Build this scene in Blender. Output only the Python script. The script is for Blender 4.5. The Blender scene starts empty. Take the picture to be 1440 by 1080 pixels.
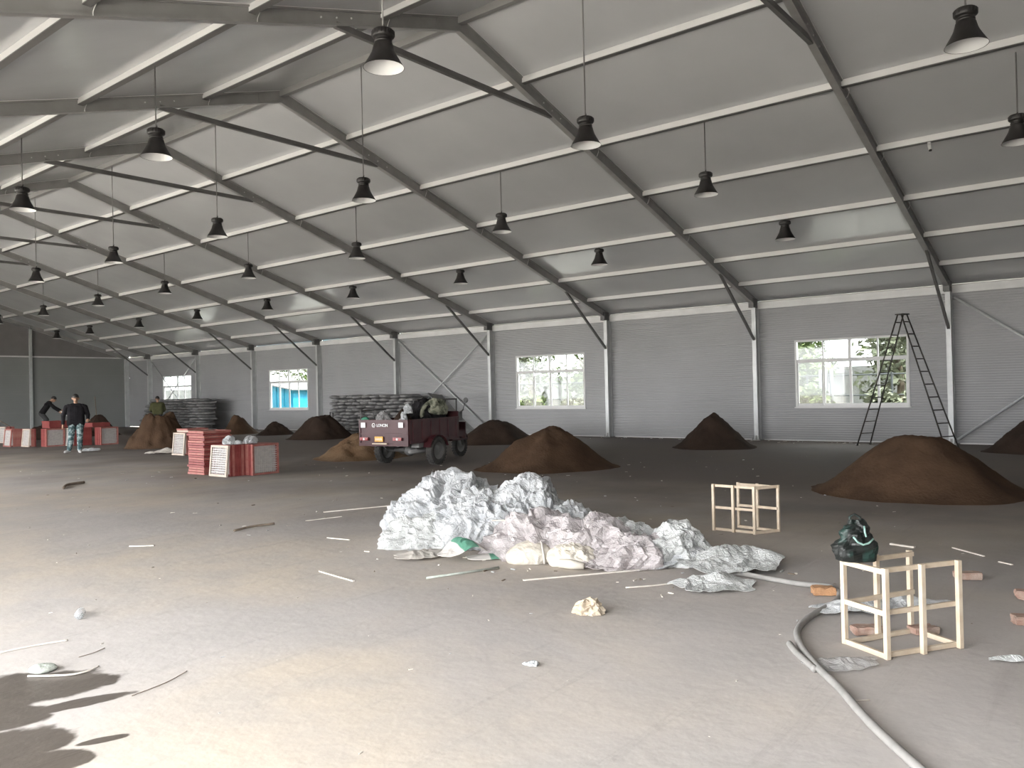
import bpy, bmesh, math, random
from mathutils import Vector, Matrix, noise

scene = bpy.context.scene
col = scene.collection
R = math.radians
rng = random.Random(7)

# ------------------------------------------------------------------ camera, sky, exposure
fw = Vector((0.7788, 0.6272, 0.0083)); fw.normalize()
cam_d = bpy.data.cameras.new('camera'); cam_d.sensor_width = 36; cam_d.lens = 28.53
cam_d.clip_start = .05; cam_d.clip_end = 400
cam = bpy.data.objects.new('camera', cam_d); col.objects.link(cam)
rt = fw.cross(Vector((0, 0, 1))).normalized(); up = rt.cross(fw)
a = R(-1.296)
r2 = rt * math.cos(a) + up * math.sin(a); u2 = -rt * math.sin(a) + up * math.cos(a)
M = Matrix((r2, u2, -fw)).transposed().to_4x4(); M.translation = Vector((-10.141, 0, 1.581))
cam.matrix_world = M
scene.camera = cam

world = bpy.data.worlds.new('overcast_sky'); scene.world = world; world.use_nodes = True
wn = world.node_tree.nodes; wl = world.node_tree.links
bg = wn['Background']; bg.inputs['Color'].default_value = (0.975, 0.985, 1.0, 1); bg.inputs['Strength'].default_value = 13.5
sun_d = bpy.data.lights.new('hazy_sun', 'SUN'); sun_d.energy = 30; sun_d.angle = R(15); sun_d.color = (1, .96, .92)
sun = bpy.data.objects.new('hazy_sun', sun_d); col.objects.link(sun)
sun.rotation_euler = Vector((.05, -.55, .83)).to_track_quat('Z', 'Y').to_euler()
scene.view_settings.view_transform = 'Standard'; scene.view_settings.look = 'None'
scene.view_settings.exposure = 0.57; scene.view_settings.gamma = 1.0
scene.view_settings.use_curve_mapping = False
scene.cycles.max_bounces = 10; scene.cycles.diffuse_bounces = 6; scene.cycles.transparent_max_bounces = 12

# ------------------------------------------------------------------ building dimensions (metres)
Y0 = 4.1675; BAY = 5.0; W = 12.482; XW = 12.60; HE = 3.952; HR = 7.786
YG = 46.9; YB = Y0 - 3 * BAY
FR = [0, .139, .322, .489, .646, .783, .906, 1.0]
FY = [Y0 + BAY * k for k in range(9)]
def zl(x): return HR - (HR - HE) * abs(x) / W
DOORS = [(YB + BAY * i, YB + BAY * (i + 1)) for i in (2, 3, 5, 6, 7, 8, 9)]      # open bays of the left (entrance) wall

def portal(name, loc, rot, sx, sy):
    l = bpy.data.lights.new(name, 'AREA'); l.shape = 'RECTANGLE'; l.size = sx; l.size_y = sy
    l.cycles.is_portal = True
    o = bpy.data.objects.new(name, l); col.objects.link(o); o.location = loc; o.rotation_euler = rot
for a_, b_ in ((DOORS[0][0], DOORS[1][1]), (DOORS[2][0], DOORS[-1][1])):
    portal('daylight_portal', (-XW - .05, (a_ + b_) / 2, 1.85), (0, R(-90), 0), 3.7, b_ - a_)
WINY = [6.62, 16.64, 31.6, 41.5]
for wy in WINY:
    portal('daylight_portal', (XW + .12, wy, 1.87), (0, R(90), 0), 1.85, 2.95)

# ------------------------------------------------------------------ materials
def newmat(name):
    m = bpy.data.materials.new(name); m.use_nodes = True
    nt = m.node_tree
    return m, nt, nt.nodes, nt.links, nt.nodes['Principled BSDF']
def mat(name, c, rough=.6, metal=0., c2=None, scale=6., detail=4., bump=0., bscale=None, spec=.5, stretch=None, coat=0., thr=None):
    m, nt, n, l, p = newmat(name)
    p.inputs['Roughness'].default_value = rough; p.inputs['Metallic'].default_value = metal
    p.inputs['Specular IOR Level'].default_value = spec
    p.inputs['Coat Weight'].default_value = coat
    p.inputs['Base Color'].default_value = (*c, 1)
    tc = n.new('ShaderNodeTexCoord'); vec = tc.outputs['Object']
    if stretch:
        mp = n.new('ShaderNodeMapping'); mp.inputs['Scale'].default_value = stretch
        l.new(vec, mp.inputs['Vector']); vec = mp.outputs['Vector']
    if c2:
        t = n.new('ShaderNodeTexNoise'); t.inputs['Scale'].default_value = scale; t.inputs['Detail'].default_value = detail
        l.new(vec, t.inputs['Vector'])
        cr = n.new('ShaderNodeValToRGB')
        lo, hi = thr or (.35, .65)
        cr.color_ramp.elements[0].position = lo; cr.color_ramp.elements[1].position = hi
        cr.color_ramp.elements[0].color = (*c, 1); cr.color_ramp.elements[1].color = (*c2, 1)
        l.new(t.outputs['Fac'], cr.inputs['Fac']); l.new(cr.outputs['Color'], p.inputs['Base Color'])
    if bump:
        t2 = n.new('ShaderNodeTexNoise'); t2.inputs['Scale'].default_value = bscale or scale * 4; t2.inputs['Detail'].default_value = 6
        l.new(vec, t2.inputs['Vector'])
        b = n.new('ShaderNodeBump'); b.inputs['Strength'].default_value = bump; b.inputs['Distance'].default_value = .02
        l.new(t2.outputs['Fac'], b.inputs['Height']); l.new(b.outputs['Normal'], p.inputs['Normal'])
    return m

MAT = {}
MAT['steel'] = mat('galvanised_grey_steel', (0.235, 0.23, 0.225), .42, .15, c2=(0.28, 0.275, 0.27), scale=3)
MAT['steel_dark'] = mat('dark_grey_steel', (0.099, 0.096, 0.093), .5, .1, c2=(0.124, 0.121, 0.118), scale=4)
MAT['alu'] = mat('pale_aluminium', (.50, .51, .51), .4, .2, c2=(.44, .45, .45), scale=4)
MAT['white_trim'] = mat('white_trim', (.60, .595, .59), .45, 0, c2=(.54, .535, .53), scale=2)
MAT['black'] = mat('black_enamel', (.012, .011, .011), .45, 0, c2=(.02, .018, .018), scale=8)
MAT['reflector'] = mat('white_reflector', (0.637, 0.637, 0.630), .35, 0, c2=(0.600, 0.600, 0.600), scale=5)
MAT['cable'] = mat('grey_cable', (.25, .245, .24), .5)
MAT['wood'] = mat('pale_pine', (0.519, 0.419, 0.310), .65, 0, c2=(0.586, 0.502, 0.393), scale=5, stretch=(3, 3, 3), bump=.1)
MAT['wood_grey'] = mat('dusty_wood', (0.527, 0.484, 0.425), .8, 0, c2=(0.612, 0.578, 0.527), scale=12)
MAT['twig'] = mat('dark_twig', (.13, .1, .075), .9, 0, c2=(.2, .16, .12), scale=12)
MAT['ladder'] = mat('rusty_black_steel', (.02, .019, .018), .6, .1, c2=(.05, .042, .036), scale=9)
MAT['red_tray'] = mat('red_painted_wood', (0.163, 0.024, 0.024), .6, 0, c2=(0.224, 0.051, 0.044), scale=5)
MAT['pink_tray'] = mat('faded_red_wood', (0.259, 0.072, 0.061), .7, 0, c2=(0.324, 0.144, 0.119), scale=7)
MAT['pale_tray'] = mat('unpainted_tray_wood', (0.426, 0.353, 0.287), .7, 0, c2=(0.492, 0.426, 0.361), scale=7)
MAT['mesh_wire'] = mat('grey_plastic_mesh', (0.496, 0.464, 0.440), .5, 0, c2=(0.400, 0.376, 0.360), scale=20)
MAT['sack'] = mat('grey_woven_sack', (0.120, 0.116, 0.116), .7, 0, c2=(0.240, 0.236, 0.232), scale=5, bump=.3, bscale=14, thr=(.3, .75))
MAT['soil'] = mat('dark_soil', (0.050, 0.030, 0.019), .95, 0, c2=(0.076, 0.046, 0.028), scale=2.2, bump=.6, bscale=22, spec=.1)
MAT['soil_dark'] = mat('dark_wet_soil', (0.032, 0.022, 0.017), .95, 0, c2=(0.048, 0.032, 0.024), scale=2.2, bump=.6, bscale=22, spec=.1)
MAT['soil_light'] = mat('loose_brown_soil', (0.112, 0.066, 0.036), .95, 0, c2=(0.147, 0.098, 0.059), scale=2.2, bump=.6, bscale=22, spec=.1)
MAT['maroon'] = mat('maroon_vehicle_paint', (.042, .006, .010), .5, 0, c2=(.058, .013, .015), scale=4)
MAT['rubber'] = mat('dusty_black_rubber', (.022, .021, .02), .85, 0, c2=(.06, .055, .05), scale=6)
MAT['rim'] = mat('grey_wheel_rim', (.16, .155, .15), .5, .3)
MAT['sticker'] = mat('white_reflective_sticker', (0.697, 0.680, 0.680), .5, 0, c2=(0.561, 0.544, 0.552), scale=30)
MAT['amber'] = mat('orange_yellow_plate', (.62, .30, .03), .5, 0, c2=(.72, .42, .08), scale=25)
MAT['taillight'] = mat('red_tail_light', (.32, .06, .06), .3)
MAT['seat_black'] = mat('black_vinyl', (.015, .014, .014), .5)
MAT['camo_jacket'] = mat('pale_green_camouflage_cloth', (.05, .055, .035), .9, 0, c2=(.19, .19, .14), scale=9, thr=(.42, .56))
MAT['cloth_black'] = mat('black_cloth', (.007, .0065, .007), .9, 0, c2=(.013, .012, .013), scale=9, spec=.15)
MAT['navy'] = mat('dark_navy_jacket', (.008, .0075, .009), .9, 0, c2=(.015, .0135, .0155), scale=8, spec=.15)
MAT['trousers'] = mat('mottled_teal_trousers', (.035, .07, .075), .9, 0, c2=(.30, .36, .36), scale=11, thr=(.48, .62))
MAT['trousers_dark'] = mat('dark_trousers', (.03, .03, .03), .9)
MAT['olive'] = mat('olive_green_jacket', (.058, .058, .022), .9, 0, c2=(.085, .085, .034), scale=6)
MAT['skin'] = mat('skin', (.30, .17, .11), .6, 0, c2=(.34, .20, .13), scale=12)
MAT['hair'] = mat('black_hair', (.012, .01, .009), .6)
MAT['shoe'] = mat('dirty_white_shoe', (.42, .41, .4), .7)
MAT['shoe_dark'] = mat('dark_shoe', (.04, .04, .04), .7)
MAT['brick'] = mat('dusty_red_brick', (0.288, 0.176, 0.136), .9, 0, c2=(0.368, 0.288, 0.240), scale=14, bump=.4, bscale=40)
MAT['brick_orange'] = mat('orange_brick', (0.30, 0.165, 0.085), .9, 0, c2=(0.384, 0.208, 0.104), scale=14, bump=.4, bscale=40)
MAT['hose'] = mat('dusty_grey_hose', (0.229, 0.223, 0.211), .7, 0, c2=(0.280, 0.268, 0.255), scale=14)
MAT['cream_sack'] = mat('cream_woven_sack', (0.496, 0.449, 0.376), .8, 0, c2=(0.537, 0.503, 0.443), scale=4, bump=.15, bscale=60)
MAT['grey_tarp'] = mat('dusty_grey_tarp', (0.408, 0.374, 0.340), .8, 0, c2=(0.476, 0.451, 0.408), scale=5)
MAT['cardboard'] = mat('crumpled_cardboard', (0.419, 0.337, 0.247), .85, 0, c2=(0.479, 0.412, 0.321), scale=8)
MAT['bag_green'] = mat('black_green_bag', (.010, .012, .011), .5, 0, c2=(.008, .034, .027), scale=9, thr=(.52, .66))
MAT['bag_strap'] = mat('pale_green_strap', (.25, .4, .36), .6)
MAT['green_cloth'] = mat('green_cloth', (.03, .16, .10), .7)
MAT['stone'] = mat('green_grey_slab', (.30, .33, .29), .8, 0, c2=(.40, .42, .38), scale=25, bump=.2)
MAT['trunk'] = mat('tree_bark', (.13, .1, .075), .9, 0, c2=(.2, .16, .12), scale=8)
MAT['leaf'] = mat('green_leaves', (.045, .075, .018), .6, 0, c2=(.11, .145, .04), scale=1.3)
MAT['leaf2'] = mat('grey_green_leaves', (.065, .075, .045), .6, 0, c2=(.14, .15, .095), scale=1.5)
MAT['blue_shed'] = mat('sky_blue_metal', (.012, .22, .36), .4, 0, c2=(.022, .28, .42), scale=2)
MAT['white_shed'] = mat('white_rendered_wall', (.16, .16, .165), .7, 0, c2=(.12, .12, .125), scale=2)
MAT['grey_fence'] = mat('grey_fence_paint', (.06, .065, .07), .5, .2)
MAT['ground'] = mat('dusty_ground', (.44, .41, .37), .95, 0, c2=(.36, .35, .29), scale=.4, detail=8)
MAT['yard_wall'] = mat('grey_block_wall', (.15, .15, .15), .8, 0, c2=(.2, .195, .19), scale=2)
MAT['apron'] = mat('pale_concrete_apron', (.30, .29, .27), .9, 0, c2=(.36, .35, .33), scale=.8, detail=6)
MAT['grass_ground'] = mat('weedy_dark_ground', (.05, .055, .03), .95, 0, c2=(.09, .08, .055), scale=.6, detail=8)
MAT['gable_upper'] = mat('grey_gable_fabric', (.15, .142, .138), .6, 0, c2=(.17, .16, .157), scale=2)

def plastic(name, c, c2, rough=.35, transl=.25, clear=0.):
    m, nt, n, l, p = newmat(name)
    p.inputs['Roughness'].default_value = rough; p.inputs['Specular IOR Level'].default_value = .5
    tc = n.new('ShaderNodeTexCoord')
    t = n.new('ShaderNodeTexNoise'); t.inputs['Scale'].default_value = 7; t.inputs['Detail'].default_value = 6
    l.new(tc.outputs['Object'], t.inputs['Vector'])
    cr = n.new('ShaderNodeValToRGB'); cr.color_ramp.elements[0].position = .35; cr.color_ramp.elements[1].position = .62
    cr.color_ramp.elements[0].color = (*c, 1); cr.color_ramp.elements[1].color = (*c2, 1)
    l.new(t.outputs['Fac'], cr.inputs['Fac']); l.new(cr.outputs['Color'], p.inputs['Base Color'])
    v = n.new('ShaderNodeTexNoise'); v.inputs['Scale'].default_value = 16; v.inputs['Detail'].default_value = 5; v.inputs['Distortion'].default_value = 1.6
    l.new(tc.outputs['Object'], v.inputs['Vector'])
    sb = n.new('ShaderNodeMath'); sb.operation = 'SUBTRACT'; sb.inputs[1].default_value = .5; l.new(v.outputs['Fac'], sb.inputs[0])
    ab = n.new('ShaderNodeMath'); ab.operation = 'ABSOLUTE'; l.new(sb.outputs[0], ab.inputs[0])
    b = n.new('ShaderNodeBump'); b.invert = True; b.inputs['Strength'].default_value = .9; b.inputs['Distance'].default_value = .06
    l.new(ab.outputs[0], b.inputs['Height']); l.new(b.outputs['Normal'], p.inputs['Normal'])
    tr = n.new('ShaderNodeBsdfTranslucent'); l.new(cr.outputs['Color'], tr.inputs['Color'])
    ms = n.new('ShaderNodeMixShader'); ms.inputs['Fac'].default_value = transl
    l.new(p.outputs['BSDF'], ms.inputs[1]); l.new(tr.outputs['BSDF'], ms.inputs[2])
    out = n['Material Output']; last = ms
    if clear:
        tp = n.new('ShaderNodeBsdfTransparent'); m2 = n.new('ShaderNodeMixShader'); m2.inputs['Fac'].default_value = clear
        l.new(ms.outputs[0], m2.inputs[1]); l.new(tp.outputs[0], m2.inputs[2]); last = m2
    l.new(last.outputs[0], out.inputs['Surface'])
    return m
MAT['film_white'] = plastic('white_plastic_film', (.48, .495, .51), (.72, .73, .74))
MAT['film_grey'] = plastic('dusty_grey_film', (.50, .51, .50), (.74, .75, .74))
MAT['film_pink'] = plastic('pinkish_clear_film', (.56, .51, .51), (.78, .73, .73), .25, .3, .12)
MAT['film_clear'] = plastic('clear_plastic_film', (.60, .59, .58), (.78, .77, .76), .2, .3, .45)

def glass_mat():
    m, nt, n, l, p = newmat('window_glass')
    tp = n.new('ShaderNodeBsdfTransparent'); tp.inputs['Color'].default_value = (.56, .58, .57, 1)
    gl = n.new('ShaderNodeBsdfGlossy'); gl.inputs['Roughness'].default_value = .03
    lw = n.new('ShaderNodeLayerWeight'); lw.inputs['Blend'].default_value = .5
    pw = n.new('ShaderNodeMath'); pw.operation = 'POWER'; pw.inputs[1].default_value = 5; l.new(lw.outputs['Facing'], pw.inputs[0])
    fr = n.new('ShaderNodeMath'); fr.operation = 'MULTIPLY_ADD'; fr.inputs[1].default_value = .6; fr.inputs[2].default_value = .03; l.new(pw.outputs[0], fr.inputs[0])
    ms = n.new('ShaderNodeMixShader'); l.new(fr.outputs[0], ms.inputs[0]); l.new(tp.outputs[0], ms.inputs[1]); l.new(gl.outputs[0], ms.inputs[2])
    l.new(ms.outputs[0], n['Material Output'].inputs['Surface']); n.remove(p)
    return m
MAT['glass'] = glass_mat()

def bottle_mat():
    m, nt, n, l, p = newmat('clear_bottle_plastic')
    p.inputs['Base Color'].default_value = (.9, .92, .93, 1); p.inputs['Roughness'].default_value = .1
    p.inputs['Transmission Weight'].default_value = .8; p.inputs['IOR'].default_value = 1.2
    return m
MAT['bottle'] = bottle_mat()

def panel_mat(name, c, rough, period, axis, bump, wav):
    """coated steel sandwich panel: fine ribs (relief) plus slight unevenness"""
    m, nt, n, l, p = newmat(name)
    p.inputs['Roughness'].default_value = rough; p.inputs['Specular IOR Level'].default_value = .8 if rough < .2 else .5
    tc = n.new('ShaderNodeTexCoord'); geo = n.new('ShaderNodeNewGeometry')
    t = n.new('ShaderNodeTexNoise'); t.inputs['Scale'].default_value = .55; t.inputs['Detail'].default_value = 5
    l.new(geo.outputs['Position'], t.inputs['Vector'])
    cr = n.new('ShaderNodeValToRGB'); cr.color_ramp.elements[0].position = .3; cr.color_ramp.elements[1].position = .7
    cr.color_ramp.elements[0].color = (*[x * .93 for x in c], 1); cr.color_ramp.elements[1].color = (*[min(1, x * 1.05) for x in c], 1)
    l.new(t.outputs['Fac'], cr.inputs['Fac']); l.new(cr.outputs['Color'], p.inputs['Base Color'])
    b1 = n.new('ShaderNodeBump'); b1.inputs['Strength'].default_value = wav; b1.inputs['Distance'].default_value = .05
    t2 = n.new('ShaderNodeTexNoise'); t2.inputs['Scale'].default_value = 1.4; t2.inputs['Detail'].default_value = 2
    l.new(geo.outputs['Position'], t2.inputs['Vector']); l.new(t2.outputs['Fac'], b1.inputs['Height'])
    last = b1
    if bump:
        sp = n.new('ShaderNodeSeparateXYZ'); l.new(geo.outputs['Position'], sp.inputs[0])
        mu = n.new('ShaderNodeMath'); mu.operation = 'MULTIPLY'; mu.inputs[1].default_value = 2 * math.pi / period; l.new(sp.outputs[axis], mu.inputs[0])
        si = n.new('ShaderNodeMath'); si.operation = 'SINE'; l.new(mu.outputs[0], si.inputs[0])
        b2 = n.new('ShaderNodeBump'); b2.inputs['Strength'].default_value = bump; b2.inputs['Distance'].default_value = .004
        l.new(si.outputs[0], b2.inputs['Height']); l.new(b1.outputs['Normal'], b2.inputs['Normal']); last = b2
    l.new(last.outputs['Normal'], p.inputs['Normal'])
    return m
MAT['roof_panel'] = panel_mat('white_coated_roof_panel', (.46, .465, .475), .17, 1, 'Y', 0, .07)
MAT['wall_panel'] = panel_mat('white_coated_wall_panel', (.30, .30, .305), .42, .062, 'Z', .9, .08)
MAT['gable_panel'] = panel_mat('grey_gable_panel', (.215, .22, .215), .5, .062, 'Z', .3, .08)

def floor_mat():
    m, nt, n, l, p = newmat('dusty_concrete_floor')
    geo = n.new('ShaderNodeNewGeometry'); P = geo.outputs['Position']
    def tex(scale, detail, vec=P, dist=0.):
        t = n.new('ShaderNodeTexNoise'); t.inputs['Scale'].default_value = scale; t.inputs['Detail'].default_value = detail; t.inputs['Distortion'].default_value = dist
        l.new(vec, t.inputs['Vector']); return t.outputs['Fac']
    def mapr(v, a, b, c=0., d=1.):
        k = n.new('ShaderNodeMapRange'); k.interpolation_type = 'SMOOTHSTEP'
        for i, x in enumerate((a, b, c, d)): k.inputs[i + 1].default_value = x
        l.new(v, k.inputs[0]); return k.outputs[0]
    def math_(op, a, b):
        k = n.new('ShaderNodeMath'); k.operation = op
        for i, x in enumerate((a, b)):
            if hasattr(x, 'is_output'): l.new(x, k.inputs[i])
            else: k.inputs[i].default_value = x
        return k.outputs[0]
    def mix(f, a, b):
        k = n.new('ShaderNodeMixRGB')
        if hasattr(f, 'is_output'): l.new(f, k.inputs[0])
        else: k.inputs[0].default_value = f
        for i, x in ((1, a), (2, b)):
            if hasattr(x, 'is_output'): l.new(x, k.inputs[i])
            else: k.inputs[i].default_value = (*x, 1)
        return k.outputs[0]
    big = mapr(tex(.33, 6, dist=.4), .38, .64); mid = mapr(tex(1.7, 6), .35, .7)
    c = mix(big, (.525, .462, .388), (.468, .438, .418)); c = mix(math_('MULTIPLY', mid, .5), c, (.40, .378, .362))
    # wheel tracks and scuffs: long streaks
    mp = n.new('ShaderNodeMapping'); mp.inputs['Rotation'].default_value = (0, 0, R(20)); mp.inputs['Scale'].default_value = (.5, 6, 1); l.new(P, mp.inputs['Vector'])
    st = mapr(tex(1.1, 5, mp.outputs['Vector']), .55, .72); c = mix(math_('MULTIPLY', st, .3), c, (.36, .33, .31))
    fine = mapr(tex(38, 3), .3, .75); c = mix(math_('MULTIPLY', fine, .16), c, (.33, .31, .29))
    # trodden soil plus the fading of light away from the open wall, painted darker
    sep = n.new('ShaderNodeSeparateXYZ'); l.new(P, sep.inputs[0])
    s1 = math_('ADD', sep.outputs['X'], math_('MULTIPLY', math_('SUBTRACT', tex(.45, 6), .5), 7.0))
    dirt_falloff = mapr(s1, -7, 3.5); c = mix(math_('MULTIPLY', dirt_falloff, .9), c, (.072, .056, .047))
    # damp patches near the entrance
    wet = None
    nz = math_('MULTIPLY', math_('SUBTRACT', tex(5., 4), .5), .9)
    for (cx, cy, ang, ra, rb) in WET:
        mp = n.new('ShaderNodeMapping'); mp.vector_type = 'TEXTURE'
        mp.inputs['Location'].default_value = (cx, cy, 0); mp.inputs['Rotation'].default_value = (0, 0, ang); mp.inputs['Scale'].default_value = (ra, rb, 1)
        l.new(P, mp.inputs['Vector'])
        ln = n.new('ShaderNodeVectorMath'); ln.operation = 'LENGTH'; l.new(mp.outputs['Vector'], ln.inputs[0])
        v = math_('SUBTRACT', 1., ln.outputs['Value'])
        wet = v if wet is None else math_('MAXIMUM', wet, v)
    wet = mapr(math_('ADD', wet, nz), -.04, .12)
    c = mix(math_('MULTIPLY', wet, .92), c, (.07, .058, .047))
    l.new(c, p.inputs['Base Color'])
    ro = n.new('ShaderNodeMapRange'); ro.inputs[3].default_value = .82; ro.inputs[4].default_value = .38; l.new(wet, ro.inputs[0]); l.new(ro.outputs[0], p.inputs['Roughness'])
    p.inputs['Specular IOR Level'].default_value = .3
    b = n.new('ShaderNodeBump'); b.inputs['Strength'].default_value = .25; b.inputs['Distance'].default_value = .02
    l.new(math_('ADD', tex(9, 6), math_('MULTIPLY', st, .3)), b.inputs['Height']); l.new(b.outputs['Normal'], p.inputs['Normal'])
    return m
WET = [(-8.47, 5.00, math.atan2(-.44, .67), .62, .29), (-8.27, 4.46, math.atan2(-.12, .4), .27, .075),
       (-8.80, 4.20, math.atan2(-.15, .34), .40, .26), (-8.41, 3.89, math.atan2(-.07, .17), .13, .04), (-8.76, 4.62, -.4, .40, .22), (-8.66, 3.85, -.5, .20, .14)]
MAT['floor'] = floor_mat()

# ------------------------------------------------------------------ mesh helpers
class MB:
    def __init__(s): s.v = []; s.f = []; s.m = []
    def add(s, vs, fs, mi=0):
        o = len(s.v); s.v += [tuple(v) for v in vs]; s.f += [tuple(i + o for i in f) for f in fs]; s.m += [mi] * len(fs); return s
    def box(s, lo, hi, mi=0, mtx=None):
        x0, y0, z0 = lo; x1, y1, z1 = hi
        vs = [Vector(q) for q in ((x0, y0, z0), (x1, y0, z0), (x1, y1, z0), (x0, y1, z0), (x0, y0, z1), (x1, y0, z1), (x1, y1, z1), (x0, y1, z1))]
        if mtx: vs = [mtx @ v for v in vs]
        return s.add(vs, [(0, 3, 2, 1), (4, 5, 6, 7), (0, 1, 5, 4), (1, 2, 6, 5), (2, 3, 7, 6), (3, 0, 4, 7)], mi)
    def bar(s, p, q, w, h=None, mi=0, upv=(0, 0, 1)):
        """rectangular bar from p to q: w across, h along up"""
        p, q = Vector(p), Vector(q); h = h or w; d = (q - p); L = d.length; d.normalize()
        u = Vector(upv)
        if abs(d.dot(u)) > .98: u = Vector((0, 1, 0))
        sx = d.cross(u).normalized(); uz = sx.cross(d)
        vs = []
        for b in (p, q):
            for i, j in ((-1, -1), (1, -1), (1, 1), (-1, 1)): vs.append(b + sx * (i * w / 2) + uz * (j * h / 2))
        return s.add(vs, [(0, 1, 2, 3), (7, 6, 5, 4), (0, 4, 5, 1), (1, 5, 6, 2), (2, 6, 7, 3), (3, 7, 4, 0)], mi)
    def tube(s, pts, r, n=8, mi=0, caps=True):
        pts = [Vector(p) for p in pts]; rs = r if isinstance(r, (list, tuple)) else [r] * len(pts)
        vs = []; prev = None
        for i, p in enumerate(pts):
            d = (pts[min(i + 1, len(pts) - 1)] - pts[max(i - 1, 0)]).normalized()
            if prev is None: a_ = d.orthogonal().normalized()
            else: a_ = (prev - d * prev.dot(d)).normalized()
            prev = a_; b_ = d.cross(a_)
            for k in range(n):
                t = 2 * math.pi * k / n; vs.append(p + (a_ * math.cos(t) + b_ * math.sin(t)) * rs[i])
        fs = []
        for i in range(len(pts) - 1):
            for k in range(n): fs.append((i * n + k, i * n + (k + 1) % n, (i + 1) * n + (k + 1) % n, (i + 1) * n + k))
        if caps: fs += [tuple(range(n))[::-1], tuple((len(pts) - 1) * n + k for k in range(n))]
        return s.add(vs, fs, mi)
    def lathe(s, prof, n=24, mi=0, mtx=None, closed=False):
        vs = []
        for (r, z) in prof:
            for k in range(n):
                t = 2 * math.pi * k / n; v = Vector((r * math.cos(t), r * math.sin(t), z)); vs.append(mtx @ v if mtx else v)
        fs = []; m = len(prof)
        for i in range(m if closed else m - 1):
            j = (i + 1) % m
            for k in range(n): fs.append((i * n + k, i * n + (k + 1) % n, j * n + (k + 1) % n, j * n + k))
        return s.add(vs, fs, mi)
    def prism(s, poly, y0, y1, mi=0):
        """polygon in XZ extruded along Y"""
        n = len(poly); vs = [(x, y0, z) for x, z in poly] + [(x, y1, z) for x, z in poly]
        fs = [tuple(range(n)), tuple(range(n, 2 * n))[::-1]] + [(i + n, (i + 1) % n + n, (i + 1) % n, i) for i in range(n)]
        return s.add(vs, fs, mi)
    def mesh(s, name, mats, smooth=False):
        me = bpy.data.meshes.new(name); me.from_pydata(s.v, [], s.f)
        for m in (mats if isinstance(mats, (list, tuple)) else [mats]): me.materials.append(MAT[m] if isinstance(m, str) else m)
        me.polygons.foreach_set('material_index', s.m)
        if smooth: me.polygons.foreach_set('use_smooth', [True] * len(s.f))
        bm = bmesh.new(); bm.from_mesh(me); bmesh.ops.recalc_face_normals(bm, faces=bm.faces); bm.to_mesh(me); bm.free()
        me.update(); return me
    def obj(s, name, mats, parent=None, smooth=False, loc=None):
        return link(name, s.mesh(name, mats, smooth), parent, loc)

def link(name, data, parent=None, loc=None, rot=None):
    o = bpy.data.objects.new(name, data); col.objects.link(o)
    if parent: o.parent = parent
    if loc is not None: o.location = loc
    if rot is not None: o.rotation_euler = rot
    return o
def tag(o, label=None, cat=None, group=None, kind=None):
    if label: o['label'] = label
    if cat: o['category'] = cat
    if group: o['group'] = group
    if kind: o['kind'] = kind
    return o
def thing(name, label, cat, loc=(0, 0, 0), rz=0., group=None, kind=None):
    return tag(link(name, None, None, loc, (0, 0, rz)), label, cat, group, kind)
def copy_tree(o, parent=None):
    c = o.copy(); col.objects.link(c); c.parent = parent
    for ch in list(o.children): copy_tree(ch, c)
    return c
def smooth_by_angle(me, ang=40):
    bm = bmesh.new(); bm.from_mesh(me)
    for f in bm.faces: f.smooth = True
    for e in bm.edges:
        if len(e.link_faces) == 2 and e.calc_face_angle(0) > R(ang): e.smooth = False
    bm.to_mesh(me); bm.free()

# ------------------------------------------------------------------ setting: floor, ground
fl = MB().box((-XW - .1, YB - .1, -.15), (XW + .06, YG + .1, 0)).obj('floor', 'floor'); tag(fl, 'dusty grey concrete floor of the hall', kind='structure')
gr = MB().box((-90, -80, -.5), (XW, 140, -.16)).box((XW, -80, -.5), (15.0, 140, -.16), 2).box((15.0, -80, -.5), (120, 140, -.16), 1).obj('ground', ['ground', 'grass_ground', 'apron']); tag(gr, 'dusty open ground outside the hall', kind='structure')

# ------------------------------------------------------------------ ceiling: sandwich panels between purlins
ceiling = tag(link('ceiling', None), 'pale pitched ceiling of coated panels on purlins', kind='structure')
BAYS = [(YB + BAY * i, YB + BAY * (i + 1)) for i in range(11)] + [(FY[8], YG)]
PZ = .12
for side in (1, -1):
    for i in range(7):
        xa, xb = FR[i] * W, (FR[i + 1] * W if i < 6 else XW + .12)
        b = MB(); za, zb = zl(xa) + PZ, zl(xb) + PZ
        b.prism([(side * (xa + (.006 if i else 0)), za), (side * (xb - .006), zb), (side * (xb - .006), zb + .07), (side * (xa + (.006 if i else 0)), za + .07)], .004, .996)
        me = b.mesh('roof_panel', 'roof_panel')
        for (ya, yb) in BAYS:
            o = link('roof_panel', me, ceiling, (0, ya, 0)); o.scale = (1, yb - ya, 1)
for side in (1, -1):
    for i in range(0, 7):
        if i == 0 and side < 0: continue
        x = side * FR[i] * W; z = zl(x)
        b = MB()
        if i == 0: b.box((-.05, .0, z - .02), (.05, 1, z + PZ + .02))
        else:
            b.box((x - .04, 0, z + .015), (x + .03, 1, z + PZ + .005)); b.box((x - .042, 0, z), (x + .05, 1, z + .015), 1)  # pale side, dark underside: lit and shaded faces put into the colours
        me = b.mesh('purlin', ['white_trim', 'steel_dark'] if i else 'steel')
        for (ya, yb) in BAYS[2:]:
            o = link('purlin', me, ceiling, (0, ya, 0)); o.scale = (1, yb - ya, 1)

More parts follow.
